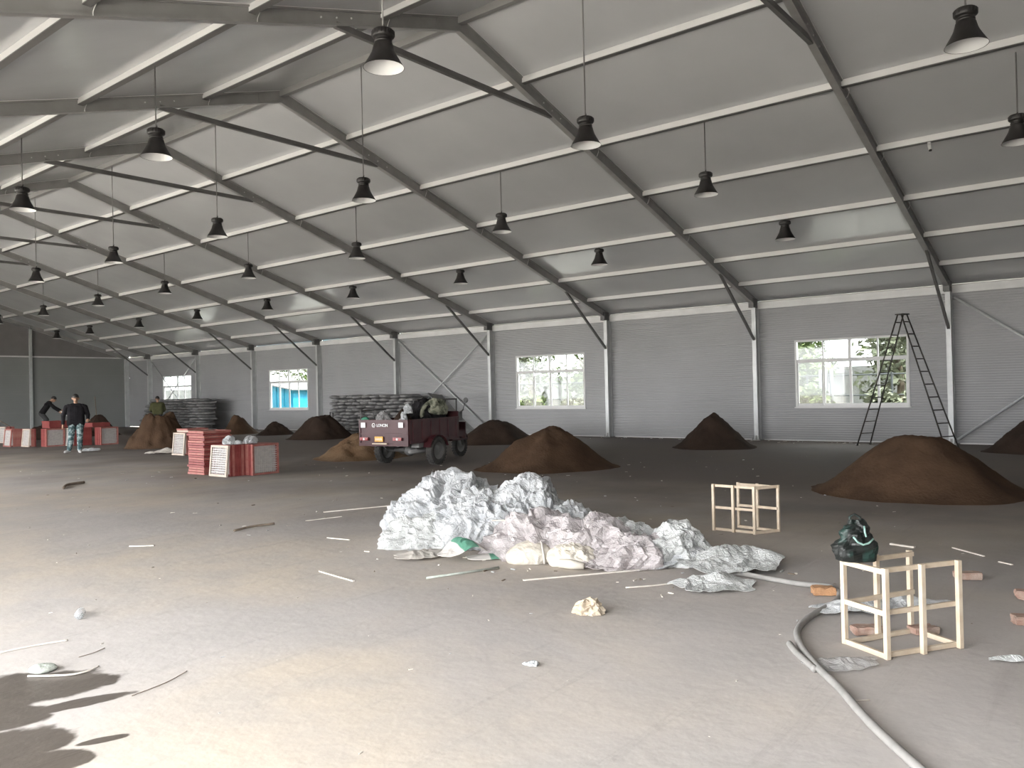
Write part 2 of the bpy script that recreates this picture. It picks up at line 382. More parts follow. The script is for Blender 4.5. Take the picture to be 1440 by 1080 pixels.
# ------------------------------------------------------------------ walls
wall_r = tag(link('wall_right', None), 'long pale wall of horizontal ribbed panels with windows', kind='structure')
ZS = [.02, .94, 1.87, 2.81, 3.95]
GAP = .005
def panel_run(parent, x0, x1, ya, yb, mname, holes, name='wall_panel', zs=ZS):
    for i in range(len(zs) - 1):
        segs = [(ya, yb)]
        for (ha, hb, hz0, hz1) in holes:
            if hz0 < zs[i + 1] - .05 and hz1 > zs[i] + .05:
                ns = []
                for (s0, s1) in segs:
                    if hb <= s0 or ha >= s1: ns.append((s0, s1)); continue
                    if ha > s0: ns.append((s0, ha))
                    if hb < s1: ns.append((hb, s1))
                segs = ns
        for (s0, s1) in segs:
            MB().box((x0, s0 + GAP, zs[i] + GAP), (x1, s1 - GAP, zs[i + 1] - GAP)).obj(name, mname, parent)
WINH = [(y - 1.475, y + 1.475, .94, 2.81) for y in WINY]
for (ya, yb) in BAYS:
    panel_run(wall_r, XW, XW + .08, ya, yb, 'wall_panel', WINH)
# thin backing so that the joints read as dark lines, not daylight (behind the panels, with the same window holes)
bk = MB()
ys = [YB]
for h in WINH: bk.box((XW + .08, ys[-1], .05), (XW + .09, h[0], 4.0)); bk.box((XW + .08, h[0], .05), (XW + .09, h[1], .94)); bk.box((XW + .08, h[0], 2.81), (XW + .09, h[1], 4.0)); ys.append(h[1])
bk.box((XW + .08, ys[-1], .05), (XW + .09, YG, 4.0)); bk.obj('wall_backing', 'steel', wall_r)
for (ya, yb) in BAYS[2:]:
    b = MB().box((XW - .10, ya + .07, 3.77), (XW - .005, yb - .07, 3.96)); b.box((XW - .115, ya + .07, 3.86), (XW - .1, yb - .07, 3.87)); b.obj('eave_beam', 'white_trim', wall_r)
for y0b, y1b in ((FY[3], FY[4]), (FY[0] - 5, FY[0]), (FY[7], FY[8])):
    xm = XW - .11
    MB().tube([(xm, y1b - .12, 3.66), (xm, y0b + .12, .12)], .028, 8).obj('brace_rod', 'alu', wall_r, True)
    MB().tube([(xm - .06, y0b + .12, 3.66), (xm - .06, y1b - .12, .12)], .028, 8).obj('brace_rod', 'alu', wall_r, True)
MB().box((XW - .02, FY[0] - 5, .0), (XW + .0, FY[8], .026)).obj('base_strip', 'white_trim', wall_r)

wall_l = tag(link('wall_left', None), 'long pale panel wall with open bays on the entrance side', kind='structure')
for (ya, yb) in BAYS:
    if any(abs(ya - d[0]) < .1 for d in DOORS):
        MB().box((-XW - .08, ya, 3.7), (-XW, yb, 4.0)).obj('fascia_panel', 'wall_panel', wall_l)
        continue
    MB().box((-XW - .08, ya, .0), (-XW, yb, 4.0)).obj('wall_panel', 'wall_panel', wall_l)
wall_n = tag(link('wall_near', None), 'panel gable wall behind the viewpoint', kind='structure')
def gable_poly(): return [(-XW, 0), (XW, 0), (XW, zl(XW) + .1), (0, HR + .15), (-XW, zl(XW) + .1)]
MB().prism(gable_poly(), YB - .06, YB).obj('wall_panel', 'gable_panel', wall_n)

wall_f = tag(link('wall_far', None), 'far grey gable wall with pale posts and girt', kind='structure')
xs = [-XW, -7.4, -2.45, 2.45, 7.37, XW]
for i in range(5):
    for z0, z1 in ((.0, .99), (.99, 1.98), (1.98, 2.97), (2.97, 3.95)):
        MB().box((xs[i] + .004, YG, z0 + .003), (xs[i + 1] - .004, YG + .08, z1 - .003)).obj('wall_panel', 'gable_panel', wall_f)
    xa, xb = xs[i], xs[i + 1]
    poly = [(xa + .004, 3.96), (xb - .004, 3.96), (xb - .004, max(3.965, zl(xb) + .12))]
    if xa < 0 < xb: poly.append((0, HR + .12))
    poly.append((xa + .004, max(3.965, zl(xa) + .12)))
    MB().prism(poly, YG + .02, YG + .08).obj('gable_panel', 'gable_upper', wall_f)
    MB().box((xa + .06, YG - .08, 3.93), (xb - .06, YG + .0, 4.0)).obj('girt', 'white_trim', wall_f)
for x in xs[1:-1]:
    MB().box((x - .06, YG - .14, 0), (x + .06, YG, zl(x) + .02)).obj('gable_post', 'alu', wall_f)
MB().box((-XW, YG + .08, 0), (XW, YG + .1, 4)).obj('wall_backing', 'steel', wall_f)

# ------------------------------------------------------------------ windows
def window(n, yc):
    w = tag(link('window_%d' % n, None, None, (XW + .02, yc, .94)), ['wide sliding window beside the step ladder', 'sliding window between the ladder and the tricycle', 'sliding window showing a blue shed outside', 'far sliding window behind crossed brace rods'][n - 1], kind='structure')
    hw, h = 1.475, 1.87; zt = 1.30
    b = MB()
    for lo, hi in (((-.03, -hw, 0), (.09, hw, .06)), ((-.03, -hw, h - .05), (.09, hw, h)), ((-.03, -hw, .06), (.09, -hw + .05, h - .05)), ((-.03, hw - .05, .06), (.09, hw, h - .05)),
                   ((-.02, -hw + .05, zt - .03), (.08, hw - .05, zt + .03)), ((-.02, -.035, zt + .03), (.08, .035, h - .05))):
        b.box(lo, hi)
    b.obj('window_frame', 'white_trim', w)
    MB().box((-.06, -hw - .03, -.025), (.0, hw + .03, .0)).obj('window_sill', 'white_trim', w)
    for s, x0 in ((-1, .0), (1, .035), (-1, .035), (1, .0)): pass
    cw = (2 * hw - .1) / 4
    for i in range(4):
        y0 = -hw + .05 + cw * i; y1 = y0 + cw
        if i in (1, 3): MB().box((.0, y0 - .018, zt + .03), (.05, y0 + .018, h - .05)).obj('glazing_bar', 'white_trim', w)
        MB().box((.02, y0 + .01, zt + .03), (.026, y1 - .01, h - .05)).obj('pane', 'glass', w)
        x0 = .0 if i in (0, 3) else .035
        sb = MB()
        for lo, hi in (((x0, y0, .06), (x0 + .03, y0 + .035, zt - .03)), ((x0, y1 - .035, .06), (x0 + .03, y1, zt - .03)), ((x0, y0 + .035, .06), (x0 + .03, y1 - .035, .1)), ((x0, y0 + .035, zt - .07), (x0 + .03, y1 - .035, zt - .03))): sb.box(lo, hi)
        so = sb.obj('sash', 'white_trim', w)
        MB().box((x0 + .012, y0 + .03, .095), (x0 + .018, y1 - .03, zt - .065)).obj('pane', 'glass', so)
    return w
for i, y in enumerate(WINY): window(i + 1, y)

# ------------------------------------------------------------------ portal frames
def ibeam_slope(side, y=0):
    b = MB()
    x1 = XW + .02
    def strip(d0, d1, hw):
        b.prism([(0, zl(0) + d0), (side * x1, zl(x1) + d0), (side * x1, zl(x1) + d1), (0, zl(0) + d1)], y - hw, y + hw)
    strip(-.115, -.085, .06); strip(.085, .115, .06); strip(-.086, .086, .035)
    return b
def make_frame():
    f = thing('portal_frame', 'x', 'frame')
    for side, nm in ((1, 'rafter'), (-1, 'rafter')):
        ibeam_slope(side).obj('rafter', 'steel', f)
    for side in (1, -1):
        b = MB()
        b.bar((0, -.062, zl(0) + .118), (side * W, -.062, zl(W) + .118), .012, .014); b.obj('keder_track', 'white_trim', f)
    for side in (1, -1):
        x0, x1 = sorted((side * (XW - .25), side * (XW - .004)))
        b = MB(); b.box((x0, -.06, .03), (x0 + .03, .06, 3.92)); b.box((x1 - .03, -.06, .03), (x1, .06, 3.92)); b.box((x0 + .03, -.038, .03), (x1 - .03, .038, 3.92))
        b.obj('column', 'alu', f)
        b = MB(); b.box((x0 - .06, -.14, 0), (x1 - .005 if side > 0 else x1 + .06, .14, .025))
        xm = x0 - .03 if side > 0 else x1 + .03
        for yy in (-.1, .1): b.tube([(xm, yy, .02), (xm, yy, .09)], .016, 6)
        b.bar((xm, 0, .03), (xm + side * .06, 0, .2), .05, .02)
        b.obj('base_plate', 'steel', f)
        MB().bar((side * (XW - .24), 0, 2.89), (side * 10.15, 0, zl(10.15) - .09), .06, .06).obj('knee_brace', 'steel_dark', f)
        b = MB(); b.box((side * 12.33 - .14, -.075, 3.80), (side * 12.33 + .14, .075, 4.06)); b.obj('eave_joint', 'steel_dark', f)
    MB().bar((-2.62, 0, zl(2.62) - .09), (2.62, 0, zl(2.62) - .09), .07, .09).obj('collar_tie', 'steel_dark', f)
    b = MB()
    for s in (1, -1):
        b.prism([(0, HR - .13), (s * .55, zl(.55) - .12), (s * .55, zl(.55) + .10), (0, HR + .10)], -.05, .05)
    b.obj('ridge_joint', 'steel', f)
    bolt = None
    for s in (1, -1):
        for xx in (2.62, 2.35, 2.9):
            if bolt is None: bolt = MB().tube([(0, -.034, 0), (0, -.05, 0)], .014, 6).mesh('bolt', 'white_trim')
            link('bolt', bolt, f, (s * xx, 0, zl(xx)))
    return f
FLAB = ['portal frame nearest the viewer, standing right of the step ladder', 'second portal frame, its right column left of the ladder window',
        'third portal frame, its right column right of the window behind the mid soil mound', 'fourth portal frame, its right column at the near end of the crossed braces',
        'fifth portal frame, its right column rising behind the tricycle', 'sixth portal frame, its right column just right of the blue-shed window',
        'seventh portal frame, its right column just left of the blue-shed window', 'eighth portal frame, its right column right of the farthest window', 'ninth portal frame, its right column left of the farthest window']
f0 = make_frame()
def cable_loops(f, xlist):
    for x in xlist:
        pts = []
        for k in range(9):
            t = R(20 + 150 * k / 8); pts.append((x + .02 * math.sin(t * 2), -.075 - .05 * math.sin(t), zl(x) + .10 * math.cos(t) - .02))
        MB().tube(pts, .006, 5).obj('cable_loop', 'white_trim', f, True)
for k in range(9):
    f = f0 if k == 0 else copy_tree(f0)
    f.location = (0, FY[k], 0); f['label'] = FLAB[k]; f['group'] = 'portal frames of the hall'
for f, k in ((o, round((o.location.y - Y0) / BAY)) for o in col.objects if o.name.startswith('portal_frame')):
    if k <= 4: cable_loops(f, [FR[i] * W + .1 for i in (2, 3, 4)] + [-FR[i] * W + .06 for i in (1, 2, 3)])
gf = MB()
for s in (1, -1):
    gf.prism([(0, zl(0) - .10), (s * XW, zl(XW) - .10), (s * XW, zl(XW) + .11), (0, zl(0) + .11)], YG - .14, YG - .01)
gf.obj('gable_rafter', 'steel', wall_f)
b = MB(); b.box((XW - .25, YG - .14, 0), (XW - .02, YG - .01, 3.95)); b.obj('corner_post', 'alu', wall_f)

# ------------------------------------------------------------------ pendant lamps
def make_lamp():
    t = thing('pendant_lamp', 'x', 'lamp')
    prof = [(.0, .425), (.105, .42), (.122, .405), (.124, .345), (.115, .335), (.092, .325), (.090, .308), (.100, .298), (.100, .285), (.094, .278), (.106, .262), (.112, .235), (.118, .215), (.121, .20), (.134, .165), (.160, .115), (.195, .055), (.228, .0), (.224, .0), (.19, .055), (.155, .115), (.128, .163), (.11, .19)]
    o = MB().lathe(prof, 28).obj('housing', 'black', t); smooth_by_angle(o.data, 50)
    o2 = MB().lathe([(.222, .002), (.188, .055), (.153, .115), (.125, .155), (.09, .175), (0, .18)], 28).obj('reflector', 'reflector', t, True)
    b = MB()
    for k in range(20):
        an = 2 * math.pi * k / 20; c_, s_ = math.cos(an), math.sin(an)
        b.bar((c_ * .117, s_ * .117, .35), (c_ * .117, s_ * .117, .40), .012, .02)
    b.obj('cooling_fin', 'black', t)['label'] = 'ring of black cooling fins'
    MB().tube([(0, 0, .42), (0, 0, .45), (.012, 0, .465), (0, 0, .48)], .012, 6).obj('hook', 'black', t)
    return t
lamp0 = make_lamp(); used = False
cords = {}
def lamp(x, y, z, label, row):
    global used
    if not used: t = lamp0; used = True
    else: t = copy_tree(lamp0)
    t.location = (x, y, z); t['label'] = label; t['group'] = 'pendant lamps, ' + row
    zc = zl(x) + (.0 if abs(x) > .5 else -.02)
    L = round(zc + .06 - (z + .46), 3)
    MB().tube([(0, 0, .46), (0, 0, .46 + max(L, .05))], .011, 6).obj('cord', 'cable', t, True)
ordn = ['nearest', 'second', 'third', 'fourth', 'fifth', 'sixth', 'seventh', 'eighth', 'ninth']
def ol(i): return 'nearest' if i == 0 else ordn[i] + ' from the viewer'
for i, k in enumerate((1, 2, 3)): lamp(-4.0, Y0 - 2.5 + 5 * k, 5.19, 'black bell lamp of the row left of the ridge, %s' % ol(i), 'row left of the ridge')
for i, k in enumerate(range(6)): lamp(0.03 if k else .25, Y0 - 2.5 + 5 * k, 5.22 if k else 5.36, 'black bell lamp on a long cord under the ridge, %s' % ol(i), 'row under the ridge')
for i, k in enumerate(range(9)): lamp(4.1 if k else 4.36, Y0 - 2.5 + 5 * k, 5.19, 'black bell lamp halfway down the right slope, %s' % ol(i), 'row on the right slope')
for i, k in enumerate(range(9)): lamp(8.17, (Y0 + 2.5 + 5 * k) if k < 8 else 45.5, 4.88, 'black bell lamp close under the roof by the windows, %s' % ol(i), 'row near the window wall')

t = thing('security_camera', 'small white camera hanging under a purlin at upper right', 'camera', (6.1, 3.24, zl(6.1) + .01))
MB().tube([(0, 0, .02), (0, 0, -.06)], .03, 8).obj('mount', 'white_trim', t)
MB().tube([(0, 0, -.05), (-.03, -.02, -.16)], .032, 10).obj('body', 'white_trim', t, True)
MB().tube([(-.03, -.02, -.155), (-.034, -.022, -.175)], .028, 10).obj('lens', 'black', t)

# ------------------------------------------------------------------ soil heaps
def fbm(p, o=4): 
    v = 0; a_ = .5
    for i in range(o): v += a_ * noise.noise(p); p = p * 2.03; a_ *= .5
    return v
def soil_heap(label, cx, cy, r, h, m='soil', flat=.12, seed=0., ax=1., rz=0., peak=(0, 0), rough=.05, bumps=(), pw=1.):
    b = MB(); NR, NA = 34, 84; vs = [None]; 
    def hz(x, y):
        rho = math.hypot(x, y) 
        ang = math.atan2(y, x)
        edge = 1 + .16 * noise.noise(Vector((math.cos(ang) * 1.3 + seed, math.sin(ang) * 1.3, 5)))
        px, py = x - peak[0] * (1 - rho), y - peak[1] * (1 - rho)
        q = math.hypot(px, py) / edge
        v = max(0., 1 - q)
        v = min(1., (v / (1 - flat))) if flat else v
        v = v ** pw
        v = v * v * (3 - 2 * v) * .30 + v ** 1.12 * .70
        z = h * v
        for (bx, by, br, bh) in bumps:
            d = math.hypot(x - bx, y - by) / br
            if d < 1: z += bh * (1 - d * d) ** 2
        z += rough * 2.4 * fbm(Vector((x * 3 + seed, y * 3, seed)), 5) * min(1, v * 3)
        z += .012 * noise.noise(Vector((x * r * 16, y * r * 16, seed))) * min(1, v * 5)
        return max(z, 0) 
    vs = [Vector((0, 0, hz(0, 0)))]
    for i in range(1, NR + 1):
        rr = i / NR * 1.04
        for k in range(NA):
            t = 2 * math.pi * k / NA; e_ = (1 + .16 * noise.noise(Vector((math.cos(t) * 1.3 + seed, math.sin(t) * 1.3, 5)))) * (1 + (.035 * noise.noise(Vector((math.cos(t) * 7, math.sin(t) * 7, seed))) if i > NR - 3 else 0))
            x, y = rr * e_ * math.cos(t), rr * e_ * math.sin(t)
            z = hz(x, y) + .003 if i < NR else -.002
            vs.append(Vector((x * r * ax, y * r, z)))
    fs = [(0, 1 + k, 1 + (k + 1) % NA) for k in range(NA)]
    for i in range(NR - 1):
        for k in range(NA):
            a_ = 1 + i * NA; c_ = a_ + NA
            fs.append((a_ + k, c_ + k, c_ + (k + 1) % NA, a_ + (k + 1) % NA))
    fs.append(tuple(1 + (NR - 1) * NA + k for k in range(NA))[::-1])
    b.add(vs, fs)
    o = b.obj('soil_heap', m, None, True, (cx, cy, 0)); o.rotation_euler[2] = rz
    return tag(o, label, 'soil', 'soil heaps on the hall floor')
soil_heap('broad flat-topped brown soil heap in front of the step ladder', 2.7, 2.82, 1.42, .77, 'soil', .22, 1.3, rough=.04)
soil_heap('wide brown soil heap behind the white plastic heap', 3.35, 10.0, 1.42, .78, 'soil', .12, 4.1, peak=(.05, -.1), bumps=((-.35, .3, .35, .09),), rough=.05)
soil_heap('dark low soil heap behind the tricycle, near the window', 9.07, 16.09, 1.35, .66, 'soil_dark', .2, 7.7)
soil_heap('dark pointed soil heap against the ribbed wall', 9.6, 9.15, 1.08, .88, 'soil_dark', .02, 2.9, peak=(0, .05), rough=.07)
soil_heap('dark soil heap cut by the right picture edge', 10.75, 2.25, .95, .72, 'soil_dark', .1, 6.2)
soil_heap('dark soil heap left of the tricycle with black handles sticking out', 8.69, 24.22, 1.25, .82, 'soil_dark', .25, 3.3, rough=.08)
soil_heap('loose light-brown soil spilled beside the tricycle tailgate', 3.3, 15.75, 1.15, .55, 'soil_light', .05, 9.2, rough=.08, bumps=((.2, .4, .5, .18),))
soil_heap('tall brown soil heap below the far sack stack', 3.39, 25.8, 1.08, .98, 'soil', .42, 5.5, rough=.16, pw=.85)
soil_heap('dark soil mound right of the far sacks with a steep left side', 9.62, 30.93, .8, .8, 'soil', .15, 8.4, peak=(-.2, .1))
soil_heap('low dark soil mound below the blue-shed window', 9.76, 28.57, .8, .52, 'soil_dark', .1, 1.9)
soil_heap('dark soil mound behind the walking man', 6.64, 37.42, .95, .92, 'soil_dark', .15, 3.8)
soil_heap('dark soil mound under the stooping worker', 4.45, 37.1, 1.25, .50, 'soil_dark', .5, 2.2)

# black handles sticking out of the sixth heap
t = thing('barrow_handles', 'black bent metal handle frame standing in the dark soil', 'handle', (9.0, 24.0, .62), R(-20))
MB().tube([(0, -.16, 0), (0, -.16, .3), (0, .16, .32), (0, .16, 0)], .02, 6).obj('handle_bar', 'black', t)

# ------------------------------------------------------------------ stacked sacks
def sack_mesh(seed):
    b = MB(); NU, NV = 14, 10; vs = []
    for j in range(NV + 1):
        ph = -math.pi / 2 + math.pi * j / NV
        for i in range(NU):
            th = 2 * math.pi * i / NU
            def sp(v, e): return math.copysign(abs(v) ** e, v)
            x = .40 * sp(math.cos(ph), .5) * sp(math.cos(th), .55); y = .235 * sp(math.cos(ph), .5) * sp(math.sin(th), .6); z = .082 * sp(math.sin(ph), .75)
            n_ = noise.noise(Vector((x * 5 + seed, y * 5, z * 7))) ; x *= 1 + .10 * n_; y *= 1 + .14 * n_
            z += .030 * noise.noise(Vector((x * 4 + seed, y * 5, seed))) + .008 * noise.noise(Vector((x * 17, y * 17, seed)))
            z -= .02 * (abs(y) / .235) ** 2
            vs.append((x, y, z + .08))
    fs = [(j * NU + i, j * NU + (i + 1) % NU, (j + 1) * NU + (i + 1) % NU, (j + 1) * NU + i) for j in range(NV) for i in range(NU)]
    b.add(vs, fs); return b.mesh('sack', 'sack', True)
SM = [sack_mesh(s * 3.7) for s in range(6)]
ORD = ['first', 'second', 'third', 'fourth', 'fifth', 'sixth', 'seventh', 'eighth', 'ninth', 'tenth', 'eleventh', 'twelfth', 'thirteenth', 'fourteenth', 'fifteenth', 'sixteenth', 'seventeenth', 'eighteenth']
def sack_stack(x, ya, yb, layers, label, group, slope0=0., slope1=0., sk=3):
    rr = random.Random(sk); dz = .128
    for L in range(layers):
        a_, b_ = ya + slope0 * L, yb - slope1 * L
        n_ = max(1, int((b_ - a_) / .46))
        for i in range(n_):
            y = a_ + (b_ - a_) * (i + .5) / n_ + rr.uniform(-.05, .05) + (.12 if L % 2 else -.12)
            o = link('sack', rr.choice(SM), None, (x + rr.uniform(-.09, .09), y, L * dz + rr.uniform(-.008, .008)), (rr.uniform(-.05, .05), rr.uniform(-.04, .04), rr.uniform(-.14, .14) + (math.pi if rr.random() < .5 else 0)))
            o.scale = (1.1, 1.0, .85)
            tag(o, label + (', top layer' if L == layers - 1 else ', bottom layer' if L == 0 else ', %s layer from the floor' % ORD[L]), 'sack', group)
sack_stack(11.15, 20.6, 26.5, 12, 'grey woven sack stacked behind the tricycle', 'sacks stacked behind the tricycle', slope0=.10, slope1=.02, sk=3)
sack_stack(11.1, 35.9, 42.0, 12, 'grey woven sack stacked under the farthest window', 'sacks stacked under the far window', slope0=.0, slope1=.10, sk=9)
t = thing('leaning_net', 'grey net draped down the near end of the sack stack', 'net', (0, 0, 0))
b = MB(); N = 14
for i in range(N + 1):
    for j in range(N + 1):
        u, v = i / N, j / N
        y = 20.75 - 1.9 * u; zt = 1.5 * (1 - u) ** 1.2 + .05
        b.v.append((10.75 + .75 * v + .03 * noise.noise(Vector((u * 6, v * 6, 1))), y, zt * (1 - .05 * v) + .04 * noise.noise(Vector((u * 7, v * 7, 3)))))
for i in range(N):
    for j in range(N): b.f.append((i * (N + 1) + j, (i + 1) * (N + 1) + j, (i + 1) * (N + 1) + j + 1, i * (N + 1) + j + 1)); b.m.append(0)
o = b.obj('net_sheet', 'sack', t, True); sm = o.modifiers.new('thick', 'SOLIDIFY'); sm.thickness = .02

# ------------------------------------------------------------------ tray stacks
TS = .62; TH = .05
def tray_mesh_frame(nm):
    b = MB(); w = .04
    for lo, hi in (((0, 0, 0), (TS, w, TH - .006)), ((0, TS - w, 0), (TS, TS, TH - .006)), ((0, w, 0), (w, TS - w, TH - .006)), ((TS - w, w, 0), (TS, TS - w, TH - .006))): b.box(lo, hi)
    return b.mesh('tray_frame', nm)
def tray_mesh_screen():
    b = MB(); w = .04; n_ = 12
    for i in range(1, n_):
        p = w + (TS - 2 * w) * i / n_
        b.box((p - .007, w, .014), (p + .007, TS - w, .024)); b.box((w, p - .007, .016), (TS - w, p + .007, .026))
    return b.mesh('mesh_screen', 'mesh_wire')
TF = {k: tray_mesh_frame(k) for k in ('red_tray', 'pink_tray', 'pale_tray')}; TSC = tray_mesh_screen()
def tray(mtx, m, label, group):
    t = thing('mesh_tray', label, 'tray', group=group); t.matrix_world = mtx
    link('tray_frame', TF[m], t); link('mesh_screen', TSC, t)
    return t
def jitter(r_, s=.012): return Vector((r_.uniform(-s, s), r_.uniform(-s, s), 0))
tr = random.Random(11)
def tray_pile(x, y, z, n_, label, group, mats=('red_tray', 'pink_tray')):
    for i in range(n_):
        m = Matrix.Translation(Vector((x, y, z + i * TH)) + jitter(tr)) @ Matrix.Rotation(tr.uniform(-.025, .025), 4, 'Z')
        tray(m, tr.choice(mats), label + (', topmost' if i == n_ - 1 else ', %s from the bottom' % ORD[i]), group)
def tray_row_x(x, y, n_, label, group, first='pale_tray', flabel=None, mats=('red_tray', 'red_tray', 'pink_tray'), z=0):
    """trays standing on edge, faces looking along X; first one nearest -X"""
    for i in range(n_):
        lean = .10 if i == 0 else 0
        m = Matrix.Translation(Vector((x + i * TH - (.06 if i == 0 else 0), y + tr.uniform(-.012, .012), z + .002))) @ Matrix.Rotation(lean, 4, 'Y') @ Matrix(((0, 0, 1, 0), (0, 1, 0, 0), (-1, 0, 0, TS), (0, 0, 0, 1)))
        tray(m, first if i == 0 else tr.choice(mats), flabel if (i == 0 and flabel) else label + ', %s in line' % ORD[i], group)
def tray_row_y(x, y, n_, label, group, first='pink_tray', flabel=None, mats=('red_tray', 'pink_tray'), z=0):
    for i in range(n_):
        m = Matrix.Translation(Vector((x + tr.uniform(-.012, .012), y + i * TH, z + .002))) @ Matrix(((1, 0, 0, 0), (0, 0, 1, 0), (0, -1, 0, TS), (0, 0, 0, 1)))
        tray(m, first if i == 0 else tr.choice(mats), flabel if (i == 0 and flabel) else label + ', %s in line' % ORD[i], group)
tray_pile(-1.18, 15.34, 0, 18, 'red mesh tray in the tall pile left of the white bags', 'trays in the tall near pile')
tray_row_x(-1.17, 14.48, 8, 'red mesh tray on edge under the white bags', 'trays on edge under the white bags', flabel='pale wooden mesh tray leaning at the left end of the near row')
tray_row_y(-.77, 14.24, 10, 'red mesh tray on edge behind the near screen tray', 'trays on edge in the near right row', flabel='red-framed mesh tray facing the viewer at the right end of the near row')
tray_row_x(1.62, 21.1, 9, 'red tray on edge behind the tall near pile', 'trays behind the tall near pile', flabel='pale wooden mesh tray behind the tall near pile')
tray_pile(1.75, 21.15, .632, 2, 'mesh tray lying flat on the row behind the tall pile', 'trays lying behind the tall near pile', ('pale_tray', 'pink_tray'))
gL = 'trays in the far left rows'
tray_row_x(1.98, 35.0, 7, 'red tray on edge at the left picture edge', gL, flabel='pale mesh tray facing left at the picture edge')
tray_row_x(1.05, 31.7, 8, 'pinkish tray on edge left of the grey-faced tray', gL, first='pink_tray', flabel='pink mesh tray at the left end of the far row', mats=('pink_tray', 'pink_tray', 'red_tray'))
tray_row_x(1.35, 30.9, 4, 'red tray on edge beside the pale upright tray', gL, first='pale_tray', flabel='pale upright mesh tray in the far left row')
tray_row_y(1.60, 30.2, 8, 'dark red mesh tray on edge behind the grey-faced tray', gL, flabel='grey-faced mesh tray facing the viewer in the far left row', mats=('red_tray',))
tray_row_x(2.28, 29.7, 3, 'red mesh tray on edge left of the walking man', gL, first='pale_tray', flabel='pale pink mesh tray just left of the walking man', mats=('red_tray',))
tray_row_x(2.55, 29.65, 7, 'dark red mesh tray on edge behind the walking man', gL, first='red_tray', mats=('red_tray',))
tray_row_y(2.95, 29.1, 9, 'red tray on edge right of the walking man', gL, flabel='mesh tray facing the viewer right of the walking man', mats=('red_tray',))
tray_pile(1.85, 30.55, .632, 5, 'bright red mesh tray lying on the far left row', 'trays lying on the far left row', ('red_tray',))
tray_pile(2.85, 29.5, .632, 3, 'dark red mesh tray lying behind the walking man', 'trays lying behind the walking man', ('red_tray',))

# ------------------------------------------------------------------ crumpled plastic
def crumple(p, s, fine=1.):
    p = p * fine; q = p + Vector((noise.noise(p * 3 + Vector((s, 0, 0))), noise.noise(p * 3 + Vector((0, s, 0))), noise.noise(p * 3 + Vector((0, 0, s))))) * .12
    r1 = 1 - abs(noise.noise(q * 3.2 + Vector((s, 1, 0)))) * 2.2; r2 = 1 - abs(noise.noise(q * 7.5 + Vector((0, s, 2)))) * 2.2; r3 = 1 - abs(noise.noise(q * 17 + Vector((3, 0, s)))) * 2.2
    d, _ = noise.voronoi(q * 9 + Vector((s, s, 0)))
    return (.085 * r1 + .050 * r2 + .022 * r3 + .035 * (d[1] - d[0]) + .06 * noise.noise(p * 1.6 + Vector((s, s, 0)))) / fine
def lump(name, label, cat, m, loc, size, seed, sub=5, group=None, rz=0., amp=1., flatten=.12, parent=None, fine=1.):
    bm = bmesh.new(); bmesh.ops.create_icosphere(bm, subdivisions=sub, radius=1)
    sx, sy, sz = size
    for v in bm.verts:
        d = v.co.normalized()
        p = Vector((d.x * sx, d.y * sy, max(d.z, -flatten) * sz))
        k = crumple(p, seed, fine) * amp - .06 * amp / fine
        p += d * k
        p.z = max(p.z, -flatten * sz + .0)
        v.co = p + Vector((0, 0, flatten * sz + .003))
    for f in bm.faces: f.smooth = False
    me = bpy.data.meshes.new(name); bm.to_mesh(me); bm.free(); me.materials.append(MAT[m])
    o = link(name, me, parent, loc, (0, 0, rz))
    if label: tag(o, label, cat, group)
    return o
def sheet(name, label, cat, m, loc, w, d, seed, rz=0., h=.05, n_=46, amp=1., ripple=.35, group=None, shape=None, thick=.004, prof=None):
    b = MB(); idx = {}
    for i in range(n_ + 1):
        for j in range(n_ + 1):
            u, v = i / n_ * 2 - 1, j / n_ * 2 - 1
            ang = math.atan2(v, u); rad = max(abs(u), abs(v))
            e = 1 + ripple * noise.noise(Vector((math.cos(ang) * 1.6 + seed, math.sin(ang) * 1.6, seed)))
            # superellipse-ish outline
            q = (abs(u) ** 2.6 + abs(v) ** 2.6) ** (1 / 2.6)
            f = rad / q if q > 1e-6 else 1
            x, y = u * f * e * w / 2, v * f * e * d / 2
            p = Vector((x, y, 0))
            z = h * (.35 + .65 * (1 - rad ** 2)) * (.55 + .9 * noise.noise(p * 3.1 + Vector((seed, 3, 0)))) + crumple(p, seed) * amp * .7 * (1.1 - rad * .6)
            if prof: z += prof(x, y)
            b.v.append((x, y, max(z, .004)))
    for i in range(n_):
        for j in range(n_):
            b.f.append((i * (n_ + 1) + j, (i + 1) * (n_ + 1) + j, (i + 1) * (n_ + 1) + j + 1, i * (n_ + 1) + j + 1)); b.m.append(0)
    o = b.obj(name, m, None, False, loc); o.rotation_euler[2] = rz
    sm = o.modifiers.new('thick', 'SOLIDIFY'); sm.thickness = thick; sm.offset = 1
    return tag(o, label, cat, group)
RA = R(-51.1)     # heading of the heap (across the entrance view)
def HP(a_, b_, z=0.):
    """heap frame: a along the heap, b towards the back; the heap swings nearer to the entrance towards its right end"""
    bn = b_ * .9 - .95 - .42 * a_; an = .347 + (a_ - .347) * (9.45 + bn) / (9.45 + b_)
    return Vector((-3.0 + .627 * an + .779 * bn, 6.2 - .778 * an + .627 * bn, z))
gH = 'crumpled plastic in the heap'
def hl(label, m, ab, size, seed, sub=5, amp=1.1, k=(.92, .92, 1.06)):
    return lump('plastic_sheeting', label, 'plastic', m, HP(*ab), tuple(x * y for x, y in zip(size, k)), seed, sub, gH, RA, amp)
hl('white crumpled plastic film forming the left top of the heap', 'film_white', (-.42, .35), (.62, .60, .52), 1.1, 6, 1.1)
hl('white crumpled plastic film forming the tall rounded right top of the heap', 'film_white', (.52, .30), (.50, .52, .56), 2.4, 6, .95)
